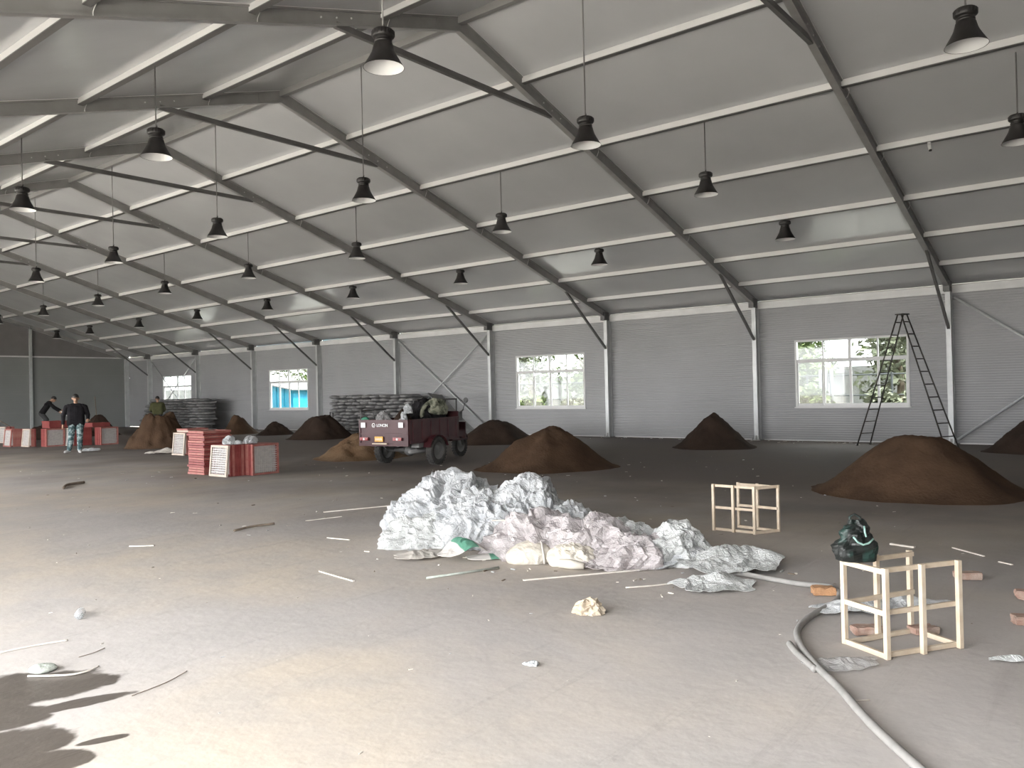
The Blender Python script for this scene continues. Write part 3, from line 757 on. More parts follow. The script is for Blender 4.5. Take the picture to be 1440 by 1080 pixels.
hl('white shredded film in the middle of the heap', 'film_white', (.0, -.05), (.60, .48, .44), 3.9, 6, 1.1)
hl('white film at the far left foot of the heap', 'film_white', (-.80, .22), (.38, .46, .34), 5.2, 5, 1.15)
hl('grey-white film on the lower left front of the heap', 'film_grey', (-.50, -.32), (.55, .36, .24), 6.3, 5, 1.1)
hl('white film on the shoulder right of the tall rounded top', 'film_white', (.98, .12), (.36, .42, .33), 7.1, 5, 1.1)
hl('pinkish clear film folded above the cream sacks', 'film_pink', (.62, -.42), (.55, .40, .28), 8.6, 5, 1.1)
hl('pinkish clear film bulging right of the cream sacks', 'film_pink', (1.18, -.38), (.46, .42, .30), 9.9, 5, 1.15)
hl('pinkish wrinkled film low in the right half of the heap', 'film_pink', (1.62, -.52), (.42, .36, .20), 10.4, 5, 1.1)
hl('greyish film at the back of the right half of the heap', 'film_grey', (1.50, -.12), (.46, .34, .23), 11.8, 5, 1.0)
hl('grey peaked film rising near the right end of the heap', 'film_grey', (2.12, -.25), (.30, .26, .24), 12.3, 5, .95)
sheet('plastic_sheeting', 'long dusty grey sheet trailing off the right end of the heap', 'plastic', 'film_grey', (-3.50, 3.02, 0), .95, .78, 13.7, RA - .25, .13, 54, .85, .3, gH)
sheet('plastic_sheeting', 'pale grey sheet corner lying in front of the trailing sheet', 'plastic', 'film_grey', (-4.20, 2.78, 0), .62, .36, 14.9, RA + .12, .07, 44, .7, .45, gH)
sheet('plastic_sheeting', 'pinkish flat film along the front edge of the heap', 'plastic', 'film_pink', (-3.95, 3.80, 0), .80, .45, 15.2, RA + .05, .10, 44, .8, .4, gH)
sheet('plastic_sheeting', 'white film strip lying low on the right part of the heap', 'plastic', 'film_white', (-3.60, 3.45, 0), .60, .42, 16.4, RA + .2, .18, 36, .8, .4, gH)
sheet('grey_tarp', 'dusty grey tarp flap at the left front foot of the heap', 'tarp', 'grey_tarp', (-4.62, 5.62, 0), .52, .42, 17.5, RA + .35, .07, 36, .35, .3)
# cream sacks
def knobbly(o, amp, sc, seed):
    for v in o.data.vertices:
        v.co += v.co.normalized() * amp * noise.noise(v.co * sc + Vector((seed, 0, 0)))
t = thing('cream_sack', 'full cream woven sack tied with string, front of the heap', 'sack', (-4.22, 4.60, 0), RA + .1)
lump('sack_body', None, None, 'cream_sack', (0, 0, 0), (.22, .16, .125), 21.2, 5, None, 0, .22, .5, t, 1.3)
MB().tube([(.11, -.17, .01), (.105, -.155, .09), (.10, -.08, .185), (.09, .03, .195)], .010, 6).obj('string', 'mesh_wire', t, True)
t = thing('cream_sack', 'rumpled cream sack with gathered neck right of the tied sack', 'sack', (-4.12, 4.20, 0), RA - .15)
lump('sack_body', None, None, 'cream_sack', (0, 0, 0), (.22, .16, .12), 23.8, 5, None, 0, .5, .5, t, 1.3)
MB().tube([(-.10, -.14, .045), (.0, -.18, .045), (.12, -.21, .035)], [.04, .045, .028], 9).obj('sack_neck', 'cream_sack', t, True)
# green and white printed sack
def printed(name, base, ink, scale):
    m, nt, n, l, p = newmat(name); p.inputs['Roughness'].default_value = .6
    tc = n.new('ShaderNodeTexCoord'); sp = n.new('ShaderNodeSeparateXYZ'); l.new(tc.outputs['Object'], sp.inputs[0])
    w = n.new('ShaderNodeMath'); w.operation = 'MULTIPLY_ADD'; w.inputs[1].default_value = scale; w.inputs[2].default_value = 1.1; l.new(sp.outputs['X'], w.inputs[0])
    s_ = n.new('ShaderNodeMath'); s_.operation = 'SINE'; l.new(w.outputs[0], s_.inputs[0])
    cr = n.new('ShaderNodeValToRGB'); cr.color_ramp.elements[0].position = .45; cr.color_ramp.elements[1].position = .55
    cr.color_ramp.elements[0].color = (*base, 1); cr.color_ramp.elements[1].color = (*ink, 1)
    l.new(s_.outputs[0], cr.inputs['Fac']); l.new(cr.outputs['Color'], p.inputs['Base Color'])
    return m
MAT['green_sack'] = printed('green_printed_woven_sack', (.58, .55, .52), (.10, .27, .19), 13.)
t = thing('printed_sack', 'empty green and white printed sack at the left front of the heap', 'sack', (-4.52, 5.18, 0), RA + .45)
def fold(x, y): return .10 * math.exp(-((x - .02) / .16) ** 2) + .02 * math.sin(x * 14 + y * 5) + .10 * max(0, y + .1)
o = sheet('sack_upper', None, None, 'green_sack', (0, 0, .03), .46, .34, 31.3, 0, .05, 34, .25, .12, None, None, .006, fold); o.parent = t
o = sheet('sack_lower', None, None, 'green_sack', (.30, -.06, 0), .52, .26, 33.3, -.25, .03, 34, .2, .12, None, None, .006); o.parent = t

# ------------------------------------------------------------------ wooden box frames
def box_frame(label, fl_, frt, bl, br, h, group):
    cx = sum((p[0] for p in (fl_, frt, bl, br))) / 4; cy = sum((p[1] for p in (fl_, frt, bl, br))) / 4
    t = thing('wooden_frame', label, 'frame', (cx, cy, 0), group=group)
    def L(p, z): return Vector((p[0] - cx, p[1] - cy, z))
    s = .027
    def mid(p, q, k=.5): return (p[0] + (q[0] - p[0]) * k, p[1] + (q[1] - p[1]) * k)
    for (A, B, dh) in ((fl_, frt, 0), (bl, br, -.005)):
        for p in (A, mid(A, B, .49), B):
            MB().bar(L(p, .002), L(p, h + dh), s, s, upv=(B[0] - A[0], B[1] - A[1], 0)).obj('post', 'wood', t)
        for z in (.018, h * .5, h + dh - .018):
            o_ = Vector((-(B[1] - A[1]), B[0] - A[0], 0)).normalized() * .026 * (1 if (A is fl_) else -1)
            MB().bar(L(A, z) + o_, L(B, z) + o_, .02, s).obj('rail', 'wood', t)
    return t, L, s
t, L, s = box_frame('pale wooden box frame carrying the dark bag, beside the hose', (-5.21, 1.27), (-4.76, .98), (-5.05, 1.55), (-4.57, 1.29), .52, 'wooden box frames')
for z in (.018, .26, .498): MB().bar(L((-5.21, 1.27), z), L((-5.05, 1.55), z), .022, .03).obj('rail', 'wood', t)
MB().bar(L((-4.76, .98), .018), L((-4.57, 1.29), .018), .022, .03).obj('rail', 'wood', t)
t, L, s = box_frame('smaller-looking pale wooden frame standing behind the right end of the plastic heap', (-1.84, 3.89), (-1.86, 3.42), (-1.52, 3.74), (-1.57, 3.27), .51, 'wooden box frames')
MB().bar(L((-1.86, 3.42), .018), L((-1.57, 3.27), .018), .022, .03).obj('rail', 'wood', t)
MB().bar(L((-1.86, 3.42), .49), L((-1.57, 3.27), .49), .022, .03).obj('rail', 'wood', t)

# dark bag on the near frame
t = thing('shopping_bag', 'black and dark green soft bag perched on the wooden frame', 'bag', (-5.06, 1.47, .522), R(-48))
b = MB(); NU, NV = 36, 22
for j in range(NV + 1):
    v = j / NV
    for i in range(NU):
        th = 2 * math.pi * i / NU
        c_, s_ = math.cos(th), math.sin(th)
        wx = (.108 + .022 * math.sin(min(1, v * 1.6) * 2.4)) * (1 - .78 * max(0, v - .35) / .65); wy = .085 * (1 - .8 * max(0, v - .25) / .75)
        x = wx * math.copysign(abs(c_) ** .7, c_); y = wy * math.copysign(abs(s_) ** .7, s_); z = .235 * v
        p = Vector((x, y, z)); k = .045 * noise.noise(p * 14) + .035 * (.5 - abs(noise.noise(p * 26))) ; k *= .25 + v
        x += c_ * k; y += s_ * k; z += .018 * noise.noise(Vector((x * 18, y * 18, 2))) * v
        b.v.append((x, y, z))
for j in range(NV):
    for i in range(NU): b.f.append((j * NU + i, j * NU + (i + 1) % NU, (j + 1) * NU + (i + 1) % NU, (j + 1) * NU + i)); b.m.append(0)
b.f.append(tuple(range(NU))[::-1]); b.m.append(0); b.f.append(tuple(NV * NU + k for k in range(NU))); b.m.append(0)
b.obj('bag_body', 'bag_green', t)
for sgn in (-1, 1):
    MB().tube([(-.05, -.075, .15), (-.03, -.085, .12), (.0, -.092, .105), (.035, -.088, .112), (.07, -.075, .135)] if sgn < 0 else [(.02, -.07, .21), (.015, -.085, .18), (.02, -.09, .15)], .006, 6).obj('strap', 'bag_strap', t, True)
MB().tube([(-.03, 0, .22), (-.035, 0, .255), (.0, .01, .27), (.03, 0, .25), (.03, 0, .22)], .008, 6).obj('handle', 'bag_green', t, True)

# ------------------------------------------------------------------ hose
def spline(pts, n_=10):
    P = [Vector(p) for p in pts]; out = []
    for i in range(len(P) - 1):
        p0, p1, p2, p3 = P[max(i - 1, 0)], P[i], P[i + 1], P[min(i + 2, len(P) - 1)]
        for k in range(n_):
            t_ = k / n_; out.append(.5 * ((2 * p1) + (p2 - p0) * t_ + (2 * p0 - 5 * p1 + 4 * p2 - p3) * t_ * t_ + (3 * p1 - p0 - 3 * p2 + p3) * t_ ** 3))
    out.append(P[-1]); return out
hp = [(-3.75, 3.05), (-3.72, 2.78), (-3.78, 2.5), (-3.81, 2.23), (-3.77, 2.06), (-3.92, 1.93), (-4.2, 1.87), (-4.67, 1.89), (-5.02, 1.85), (-5.32, 1.72), (-5.63, 1.52), (-5.88, 1.33), (-6.27, 1.06), (-6.75, .66), (-7.6, -.1)]
hs = spline([(x, y, .024) for x, y in hp])
t = thing('water_hose', 'thick dusty grey hose curving across the floor', 'hose')
MB().tube(hs, .021, 12).obj('hose_pipe', 'hose', t, True)
MB().tube(spline([(-5.30, 1.80, .02), (-5.45, 1.70, .02), (-5.66, 1.53, .022)]), .020, 10).obj('hose_end', 'hose', t, True)

# ------------------------------------------------------------------ bricks, scraps, sticks
def brick(label, x, y, rz, m='brick', sc=(1, 1, 1), tilt=0.):
    bm = bmesh.new(); bmesh.ops.create_cube(bm, size=1)
    for v in bm.verts: v.co = Vector((v.co.x * .21 * sc[0], v.co.y * .10 * sc[1], v.co.z * .052 * sc[2]))
    bmesh.ops.subdivide_edges(bm, edges=bm.edges[:], cuts=3, use_grid_fill=True)
    for v in bm.verts: v.co += Vector((noise.noise(v.co * 21 + Vector((x, y, 0))), noise.noise(v.co * 21 + Vector((y, x, 4))), noise.noise(v.co * 19 + Vector((x, 9, y))))) * .009
    zmin = min(v.co.z for v in bm.verts)
    for v in bm.verts: v.co.z -= zmin
    bmesh.ops.bevel(bm, geom=[e for e in bm.edges if len(e.link_faces) == 2 and e.calc_face_angle(0) > .9], offset=.006, segments=2, affect='EDGES')
    me = bpy.data.meshes.new('brick'); bm.to_mesh(me); bm.free(); me.materials.append(MAT[m])
    o = link('brick', me, None, (x, y, .002), (0, 0, rz)); tag(o, label, 'brick', 'loose bricks on the floor'); return o
brick('orange brick wedged in the loop of the hose', -3.96, 2.03, R(-55), 'brick_orange', (.8, 1, 1.1))
brick('dusty brick right of the near wooden frame', -2.86, 1.26, R(-60), 'brick', (.9, 1.1, 1))
brick('small brick piece cut by the right picture edge, upper one', -3.30, .80, R(-75), 'brick', (.8, 1, 1.1))
brick('larger brick cut by the right picture edge, lower one', -3.98, .70, R(-65), 'brick', (1.1, 1.1, 1))
brick('pale brick lying inside the near wooden frame at its left', -4.78, 1.50, R(-50), 'brick', (.85, 1, .9))
brick('reddish flat brick lying inside the near wooden frame at its right', -4.57, 1.22, R(-40), 'brick', (.8, 1, .8))
sheet('plastic_scrap', 'thin clear plastic sheet crumpled right of the hose', 'plastic', 'film_clear', (-5.47, 1.45, 0), .44, .20, 41.1, R(-45), .025, 44, .28, .3, 'loose plastic scraps')
sheet('plastic_scrap', 'white bluish plastic strip lying behind the near wooden frame', 'plastic', 'film_white', (-4.12, 1.60, 0), .90, .32, 42.4, R(-38), .05, 44, .45, .4, 'loose plastic scraps')
sheet('plastic_scrap', 'grey plastic shred near the right picture edge', 'plastic', 'film_grey', (-4.86, .70, 0), .24, .06, 43.9, R(-60), .02, 16, .3, .4, 'loose plastic scraps')
lump('cardboard_scrap', 'crumpled beige cardboard on the open floor in front of the heap', 'cardboard', 'cardboard', (-5.36, 3.20, 0), (.10, .062, .05), 51.5, 5, None, R(-50), 1.0, .4, None, 3.2)
lump('paper_scrap', 'small white torn paper on the foreground floor', 'paper', 'film_white', (-6.46, 2.88, 0), (.045, .022, .016), 52.7, 4, None, R(-60), .8, .4, None, 5.)
lump('plastic_scrap', 'small white plastic scrap in the middle distance left of the walking man', 'plastic', 'film_white', (1.35, 26.2, 0), (.25, .12, .05), 53.9, 4, None, R(-20), .4, .4)
sheet('grey_tarp', 'pale empty sack lying flat before the far soil heap', 'sack', 'grey_tarp', (1.75, 22.5, 0), 1.0, .5, 54.2, R(-25), .12, 30, .6, .35)
lump('stone_slab', 'flat grey-green stone lying at the edge of the wet patch', 'stone', 'stone', (-8.17, 5.16, 0), (.075, .062, .022), 55.1, 4, None, R(-40), .12, .6)
def stick(label, pts, r, m='wood_grey', flat=False, group='loose sticks on the floor'):
    P = [(x, y, r * (.5 if flat else 1) + .002) for x, y in pts]
    if len(P) > 2: P = spline(P, 6)
    b = MB()
    if flat:
        for p, q in zip(P[:-1], P[1:]): b.bar(p, q, r * 1.9, r * .9)
    else: b.tube(P, r, 6)
    o = b.obj('stick', m, None, not flat)
    return tag(o, label, 'stick', group)
stick('long white batten left of the plastic heap', [(-3.25, 8.85), (-2.37, 8.51)], .014, flat=True)
stick('long white batten along the front of the heap', [(-4.85, 4.19), (-3.83, 3.46)], .012, flat=True)
stick('short white stick alone on the left floor', [(-5.95, 8.69), (-5.78, 8.49)], .012, flat=True)
stick('white stick slanting between the left floor and the heap', [(-5.58, 5.93), (-5.66, 5.37)], .011, flat=True)
stick('thin pale twig in front of the right end of the heap', [(-4.61, 3.35), (-4.38, 3.17), (-4.14, 3.07)], .007)
stick('long pale curved twig at the left picture edge above the wet patch', [(-8.2, 5.75), (-8.0, 5.72), (-7.83, 5.66)], .006)
stick('short pale stick in the floor centre left of the heap', [(-4.46, 7.24), (-4.41, 6.92)], .010, flat=True)
stick('thin pale stick behind the near wooden frame at right', [(-1.58, 1.6), (-1.85, 1.3)], .010, flat=True)
stick('short white stick near the right picture edge', [(-2.04, 1.16), (-2.11, 1.05)], .010, flat=True)
stick('pale stick right behind the dark bag', [(-1.7, 2.12), (-1.76, 1.89)], .016, flat=True)
stick('grey-green rod poking out of the front of the heap', [(-5.26, 4.91), (-4.61, 4.65)], .011, 'stone')
stick('thin pale stick above the long batten at left', [(-3.84, 8.45), (-3.37, 8.33)], .009, flat=True)
stick('pale straw beside the hose in the foreground', [(-5.97, 1.26), (-5.9, 1.18)], .004)
stick('pale curved twig lying across the wet patch', [(-8.27, 5.12), (-8.13, 4.95), (-8.03, 4.92), (-7.95, 4.95)], .006)
stick('dark forked branch on the far left floor', [(-3.88, 15.39), (-3.6, 15.9), (-3.24, 16.06)], .025, 'twig')
stick('dark bent branch on the left-middle floor', [(-4.79, 8.54), (-4.5, 8.62), (-4.22, 8.57)], .014, 'twig')
stick('thin dark twig right of the wet patch', [(-8.06, 4.32), (-7.85, 4.36), (-7.68, 4.44)], .0025, 'twig')
stick('thin dark twig above the tip of the wet patch', [(-7.94, 5.24), (-7.85, 5.25), (-7.76, 5.29)], .0025, 'twig')
stick('white batten sticking up along the front of the heap', [(-4.05, 5.20), (-3.78, 4.85)], .012, flat=True).location.z = .30

t = thing('plastic_bottle', 'small clear plastic bottle lying on the left floor', 'bottle', (-7.56, 6.13, .034), R(60))
mx = Matrix.Rotation(R(90), 4, 'Y')
MB().lathe([(0, 0), (.028, .002), (.032, .012), (.032, .05), (.029, .055), (.032, .06), (.032, .11), (.026, .135), (.013, .155), (.013, .165)], 16, 0, mx).obj('bottle_body', 'bottle', t, True)
MB().lathe([(.015, .162), (.015, .18), (0, .182)], 12, 0, mx).obj('cap', 'white_trim', t)

# loose litter nobody could count: chips, straw, crumbs
b = MB(); lr = random.Random(5)
def litter(x, y, s):
    an = lr.uniform(0, 6.3); L_ = s * lr.uniform(.6, 2.2); w_ = s * lr.uniform(.12, .5); h_ = min(w_, .012) * lr.uniform(.5, 1)
    mx_ = Matrix.Translation((x, y, .001)) @ Matrix.Rotation(an, 4, 'Z') @ Matrix.Rotation(lr.uniform(-.1, .1), 4, 'X')
    b.box((-L_ / 2, -w_ / 2, 0), (L_ / 2, w_ / 2, h_), lr.choice((0, 0, 0, 0, 1, 2, 2)), mx_)
for i in range(230):
    dpt = lr.uniform(0, 1) ** .7 * 16 + 2.6; off = lr.uniform(-.62, .62) * dpt
    x = -10.14 + .779 * dpt + .627 * off; y = .627 * dpt - .778 * off
    litter(x, y, .008 + .0022 * dpt * lr.uniform(.2, 1))
for i in range(90):
    y = lr.uniform(4, 20); litter(XW - .35 - lr.uniform(0, .5) ** 2 * 3, y, .05)
for i in range(70):
    th = lr.uniform(0, 6.3); rr = lr.uniform(.9, 1.7); p = HP(1.0 + 1.7 * math.cos(th) * rr * .9, -.2 + 1.0 * math.sin(th) * rr); litter(p.x, p.y, .03)
tag(b.obj('floor_litter', ['wood_grey', 'film_white', 'twig']), 'scattered chips, straw and crumbs over the floor', 'litter', kind='stuff')

# ------------------------------------------------------------------ step ladder
t = thing('step_ladder', 'tall black steel step ladder in front of the near window', 'ladder', (10.97, 4.9, 0), R(-24))
HL = 3.2
def lad(sgn):
    def P(k, s): # k 0 foot .. 1 top ; local x = rung direction, y = spread
        return Vector((s * (.235 - .135 * k), sgn * (1.2 * (1 - k) + .05 * k), .012 + (HL - .012) * k))
    for s in (-1, 1): MB().tube([P(0, s), P(1, s)], .017, 8).obj('stile', 'ladder', t, True)
    for i in range(1, 11):
        k = i / 10.6; MB().tube([P(k, -1), P(k, 1)], .014, 6).obj('rung', 'ladder', t, True)
    for s in (-1, 1): MB().tube([P(0, s) - Vector((0, 0, .01)), P(.012, s)], .024, 8).obj('foot', 'rubber', t)
lad(1); lad(-1)
MB().box((-.13, -.10, HL - .005), (.13, .10, HL + .02)).obj('top_plate', 'ladder', t)

# white bags on the near trays
def bag_lump(label, x, y, z, s, seed, rz=0):
    t = thing('plastic_bag', label, 'bag', (x, y, z), rz, 'white plastic bags on the near trays')
    lump('bag_body', None, None, 'film_white', (0, 0, 0), s, seed, 4, None, 0, .75, .35, t, 2.2)
    MB().tube([(-.05, 0, s[2] * 1.0), (-.04, 0, s[2] * 1.35), (.0, .01, s[2] * 1.5), (.04, 0, s[2] * 1.3), (.05, 0, s[2])], .012, 6).obj('bag_handle', 'film_white', t, True)
bag_lump('white plastic bag with tied handles, left one on the near trays', -1.02, 14.66, .632, (.11, .10, .11), 61.1)
bag_lump('small low white plastic bag between the two others on the near trays', -.90, 14.55, .632, (.08, .07, .05), 62.1)
bag_lump('wide white plastic bag, right one on the near trays', -.66, 14.5, .632, (.16, .11, .10), 63.1, .2)

# ------------------------------------------------------------------ cargo tricycle
tri = thing('cargo_tricycle', 'maroon three-wheeled cargo motor tricycle with loaded bed', 'tricycle', (1.63, 13.03, 0), R(10.4))
b = MB(); BL, BW, ZB, ZT = 1.95, .65, .56, 1.02
bed = MB().box((0.03, -BW + .02, ZB - .04), (BL, BW - .02, ZB)).obj('bed_floor', 'maroon', tri)
b = MB(); b.box((0, -BW, .46), (.03, BW, ZT)); b.box((-.02, -BW, ZT - .05), (.0, BW, ZT)); b.box((-.02, -BW, .46), (0, BW, .52)); b.box((-.02, -BW, .70), (0, BW, .735))
for y in (-BW + .02, BW - .02): b.box((-.02, y - .02, .52), (0, y + .02, ZT - .05))
tail = b.obj('tailgate', 'maroon', tri)
for s in (-1, 1):
    b = MB(); b.box((.03, s * BW - .015, ZB), (BL, s * BW + .015, ZT)); b.box((.03, s * (BW + .012) - .015, ZT - .05), (BL, s * (BW + .012) + .015, ZT)); b.box((.03, s * (BW + .012) - .015, ZB - .05), (BL, s * (BW + .012) + .015, ZB + .01))
    sd = b.obj('side_panel', 'maroon', tri)
    for i in range(6):
        x = .15 + i * .34; MB().box((x - .02, s * (BW + .02) - .012, ZB), (x + .02, s * (BW + .02) + .012, ZT)).obj('rib', 'maroon', sd)
b = MB(); b.box((BL, -BW, ZB), (BL + .03, BW, ZT + .12)); b.obj('headboard', 'maroon', tri)
# guard rack on top of the headboard and the left side
for y in (-.6, -.3, 0, .3, .6): MB().tube([(BL + .015, y, ZT + .1), (BL + .015, y, 1.42)], .016, 6).obj('rack_bar', 'black', tri)
MB().tube([(BL + .015, -.62, 1.42), (BL + .015, .62, 1.42)], .018, 6).obj('rack_rail', 'black', tri)
MB().tube([(.05, BW, ZT), (.05, BW, 1.22), (.95, BW, 1.22), (.95, BW, ZT)], .014, 6).obj('side_rail', 'black', tri)
MB().tube([(.5, BW, ZT), (.5, BW, 1.22)], .014, 6).obj('side_rail', 'black', tri)
# chassis, axle, engine
b = MB()
for s in (-1, 1): b.box((.1, s * .3 - .03, .44), (2.5, s * .3 + .03, .53))
for x in (.2, .95, 1.9): b.box((x - .03, -.33, .45), (x + .03, .33, .52))
b.obj('chassis', 'steel_dark', tri)
b = MB(); b.tube([(.95, -.62, .31), (.95, .62, .31)], .045, 10); b.lathe([(0, -.12), (.08, -.11), (.13, -.04), (.13, .04), (.08, .11), (0, .12)], 16, 0, Matrix.Translation((.95, 0, .31)) @ Matrix.Rotation(R(90), 4, 'X')); b.obj('rear_axle', 'steel_dark', tri, True)
for s in (-1, 1):
    b = MB()
    for k in range(5): b.tube([(.55 + .02 * k, s * .42, .40 - .012 * k), (.95, s * .42, .36 - .012 * k), (1.35 - .02 * k, s * .42, .40 - .012 * k)], .012, 5)
    b.obj('leaf_spring', 'steel_dark', tri)
MB().box((1.35, .1, .25), (1.75, .5, .5)).obj('engine', 'steel', tri)
MB().tube([(1.4, -.42, .35), (.8, -.42, .30), (.35, -.42, .32)], .045, 10).obj('exhaust', 'steel', tri, True)
MB().box((.5, -.56, .40), (.72, -.36, .56)).obj('battery_box', 'steel', tri)
def wheel(x, y, r, w, nm='wheel'):
    wl_ = link(nm, None, tri, (x, y, r))
    mx_ = Matrix.Rotation(R(90), 4, 'X')
    b = MB(); b.lathe([(r * .62, -w * .42), (r * .72, -w * .5), (r * .92, -w * .48), (r * .985, -w * .34), (r, -w * .15), (r, w * .15), (r * .985, w * .34), (r * .92, w * .48), (r * .72, w * .5), (r * .62, w * .42)], 36, 0, mx_, True)
    b.obj('tyre', 'rubber', wl_, True)
    b = MB()
    for k in range(26):
        an = 2 * math.pi * k / 26
        for s in (-1, 1):
            m_ = Matrix.Rotation(an + (.1 if s > 0 else 0), 4, 'Y') @ Matrix.Translation((0, s * w * .25, r * .985))
            b.box((-.012, -w * .2, -.012), (.012, w * .2, .014), 0, m_)
    b.obj('tread', 'rubber', wl_)['kind'] = 'stuff'
    MB().lathe([(0, -w * .2), (r * .2, -w * .22), (r * .3, -w * .1), (r * .52, -w * .12), (r * .62, -w * .36), (r * .64, -w * .36), (r * .64, w * .36), (r * .62, w * .36), (r * .52, w * .12), (r * .3, w * .1), (r * .2, w * .22), (0, w * .2)], 30, 0, mx_).obj('rim', 'rim', wl_, True)
wheel(.95, .70, .305, .17); wheel(.95, -.70, .305, .17); wheel(3.02, 0, .285, .12)
for s in (-1, 1):
    b = MB(); pts = []
    for k in range(9):
        an = R(15 + 150 * k / 8); pts.append((.95 - .37 * math.cos(an), .31 + .35 * math.sin(an)))
    for (xa, za), (xb, zb) in zip(pts[:-1], pts[1:]): b.bar((xa, s * .70, za), (xb, s * .70, zb), .19, .012)
    b.obj('mudguard', 'maroon', tri)
# front: fork, mudguard, tank, seat, handlebar, headlamp, fairing
for s in (-1, 1): MB().tube([(3.02, s * .09, .285), (2.78, s * .09, .98)], .025, 8).obj('fork_leg', 'steel_dark', tri, True)
b = MB(); pts = [(3.02 - .34 * math.cos(R(20 + 130 * k / 7)), .285 + .34 * math.sin(R(20 + 130 * k / 7))) for k in range(8)]
for (xa, za), (xb, zb) in zip(pts[:-1], pts[1:]): b.bar((xa, 0, za), (xb, 0, zb), .15, .012)
b.obj('mudguard', 'maroon', tri)
lump('fuel_tank', None, None, 'maroon', (2.5, 0, .68), (.24, .14, .13), 71, 4, None, 0, 0., .6, tri)
b = MB(); b.box((2.02, -.25, .72), (2.36, .25, .84)); b.obj('seat', 'seat_black', tri)
MB().box((1.99, -.25, .84), (2.06, .25, 1.2)).obj('seat_back', 'seat_black', tri)
MB().tube([(2.55, .42, 1.16), (2.68, .30, 1.12), (2.76, .1, 1.06), (2.76, -.1, 1.06), (2.68, -.30, 1.12), (2.55, -.42, 1.16)], .018, 8).obj('handlebar', 'steel_dark', tri, True)
for s in (-1, 1): MB().tube([(2.62, s * .36, 1.14), (2.66, s * .42, 1.34)], .008, 6).obj('mirror_stem', 'black', tri)
for s in (-1, 1): MB().lathe([(0, -.012), (.06, -.01), (.065, .0), (.06, .012), (0, .014)], 16, 0, Matrix.Translation((2.66, s * .43, 1.38)) @ Matrix.Rotation(R(90), 4, 'Y')).obj('mirror', 'black', tri)
b = MB(); b.box((2.80, -.14, .88), (2.95, .14, 1.1)); b.obj('headlamp', 'steel_dark', tri)
b = MB(); b.box((2.05, -.42, .44), (2.75, .42, .48)); b.box((2.72, -.36, .44), (2.76, .36, .86)); b.obj('leg_shield', 'maroon', tri)
# tailgate furniture
for y in (.53, -.47): MB().box((-.027, y - .062, .855), (-.0205, y + .062, .965)).obj('reflective_sticker', 'sticker', tail)
MB().box((-.032, .0, .555), (-.0205, .22, .665)).obj('number_plate', 'amber', tail)
for k in range(5): MB().box((-.034, .03 + k * .036, .585), (-.032, .048 + k * .036, .63)).obj('plate_mark', 'sticker', tail)
for y in (.50, -.38):
    o = MB().box((-.045, y - .11, .58), (-.02, y + .11, .645)).obj('tail_light', 'taillight', tail)
    for k in (-1, 0, 1): MB().lathe([(0, .01), (.024, .008), (.028, 0)], 14, 0, Matrix.Translation((-.046, y + k * .07, .612)) @ Matrix.Rotation(R(-90), 4, 'Y')).obj('lamp_lens', 'sticker' if k == 0 else 'taillight', tail)
MB().box((-.06, -.12, .50), (-.0205, .27, .525)).obj('step_bar', 'wood', tail)
def text_mesh(body, size, m):
    cu = bpy.data.curves.new('lettering', 'FONT'); cu.body = body; cu.size = size; cu.extrude = .002; cu.align_x = 'CENTER'; cu.offset = .003
    tmp = bpy.data.objects.new('tmp', cu); col.objects.link(tmp); dg = bpy.context.evaluated_depsgraph_get(); dg.update()
    me = bpy.data.meshes.new_from_object(tmp.evaluated_get(dg)); bpy.data.objects.remove(tmp); me.materials.clear(); me.materials.append(MAT[m]); return me
o = link('lettering', text_mesh('LONCIN', .085, 'sticker'), tail, (-.0225, .02, .875), (R(90), 0, R(-90))); o['label'] = 'white LONCIN lettering'; o.scale = (.92, 1, 1)
b = MB(); mxe = Matrix.Translation((-.024, .245, .905)) @ Matrix.Rotation(R(90), 4, 'Y')
b.lathe([(.034, -.003), (.048, -.003), (.048, .003), (.034, .003)], 20, 0, mxe, True); b.bar((-.024, .275, .905), (-.024, .245, .885), .014, .006); b.bar((-.024, .245, .885), (-.024, .215, .93), .014, .006)
b.obj('emblem', 'sticker', tail)['label'] = 'white round emblem'
# the load
Mt = Matrix.Translation(Vector((1.63, 13.03, 0))) @ Matrix.Rotation(R(10.4), 4, 'Z')
def TL(x, y, z): return Mt @ Vector((x, y, z))
o = soil_heap('dark soil heaped in the tricycle bed', 0, 0, .52, .64, 'soil_dark', .1, 12.2); o.location = TL(.85, .1, ZB + .006); o.scale = (1.0, .85, 1)
t = thing('grey_sack', 'upright grey sack standing inside the tailgate', 'sack', TL(.2, .17, ZB + .005), R(10.4))
lump('sack_body', None, None, 'sack', (0, 0, 0), (.14, .24, .60), 81.3, 5, None, 0, .8, .04, t, 1.5)
t = thing('plastic_bag', 'tall white plastic bag standing in the tricycle bed', 'bag', TL(.25, -.36, ZB + .005), R(10.4))
lump('bag_body', None, None, 'film_white', (0, 0, 0), (.10, .13, .54), 82.4, 5, None, 0, 1.2, .06, t, 1.8)
lump('bag_knot', None, None, 'film_white', (.02, -.10, .58), (.09, .08, .12), 83.4, 4, None, 0, .8, .5, t, 2.)
t = thing('black_bundle', 'black cloth bundle on the front of the tricycle load', 'bundle', TL(1.45, -.1, ZB + .005), R(10.4))
lump('bundle_body', None, None, 'cloth_black', (0, 0, 0), (.38, .52, .80), 84.4, 5, None, 0, .8, .08, t)
t = thing('camouflage_jacket', 'pale camouflage jacket thrown over the tricycle load', 'jacket', TL(1.42, -.38, ZB + .52), R(10.4))
lump('jacket_body', None, None, 'camo_jacket', (0, 0, 0), (.20, .24, .26), 85.4, 5, None, 0, .7, .3, t)
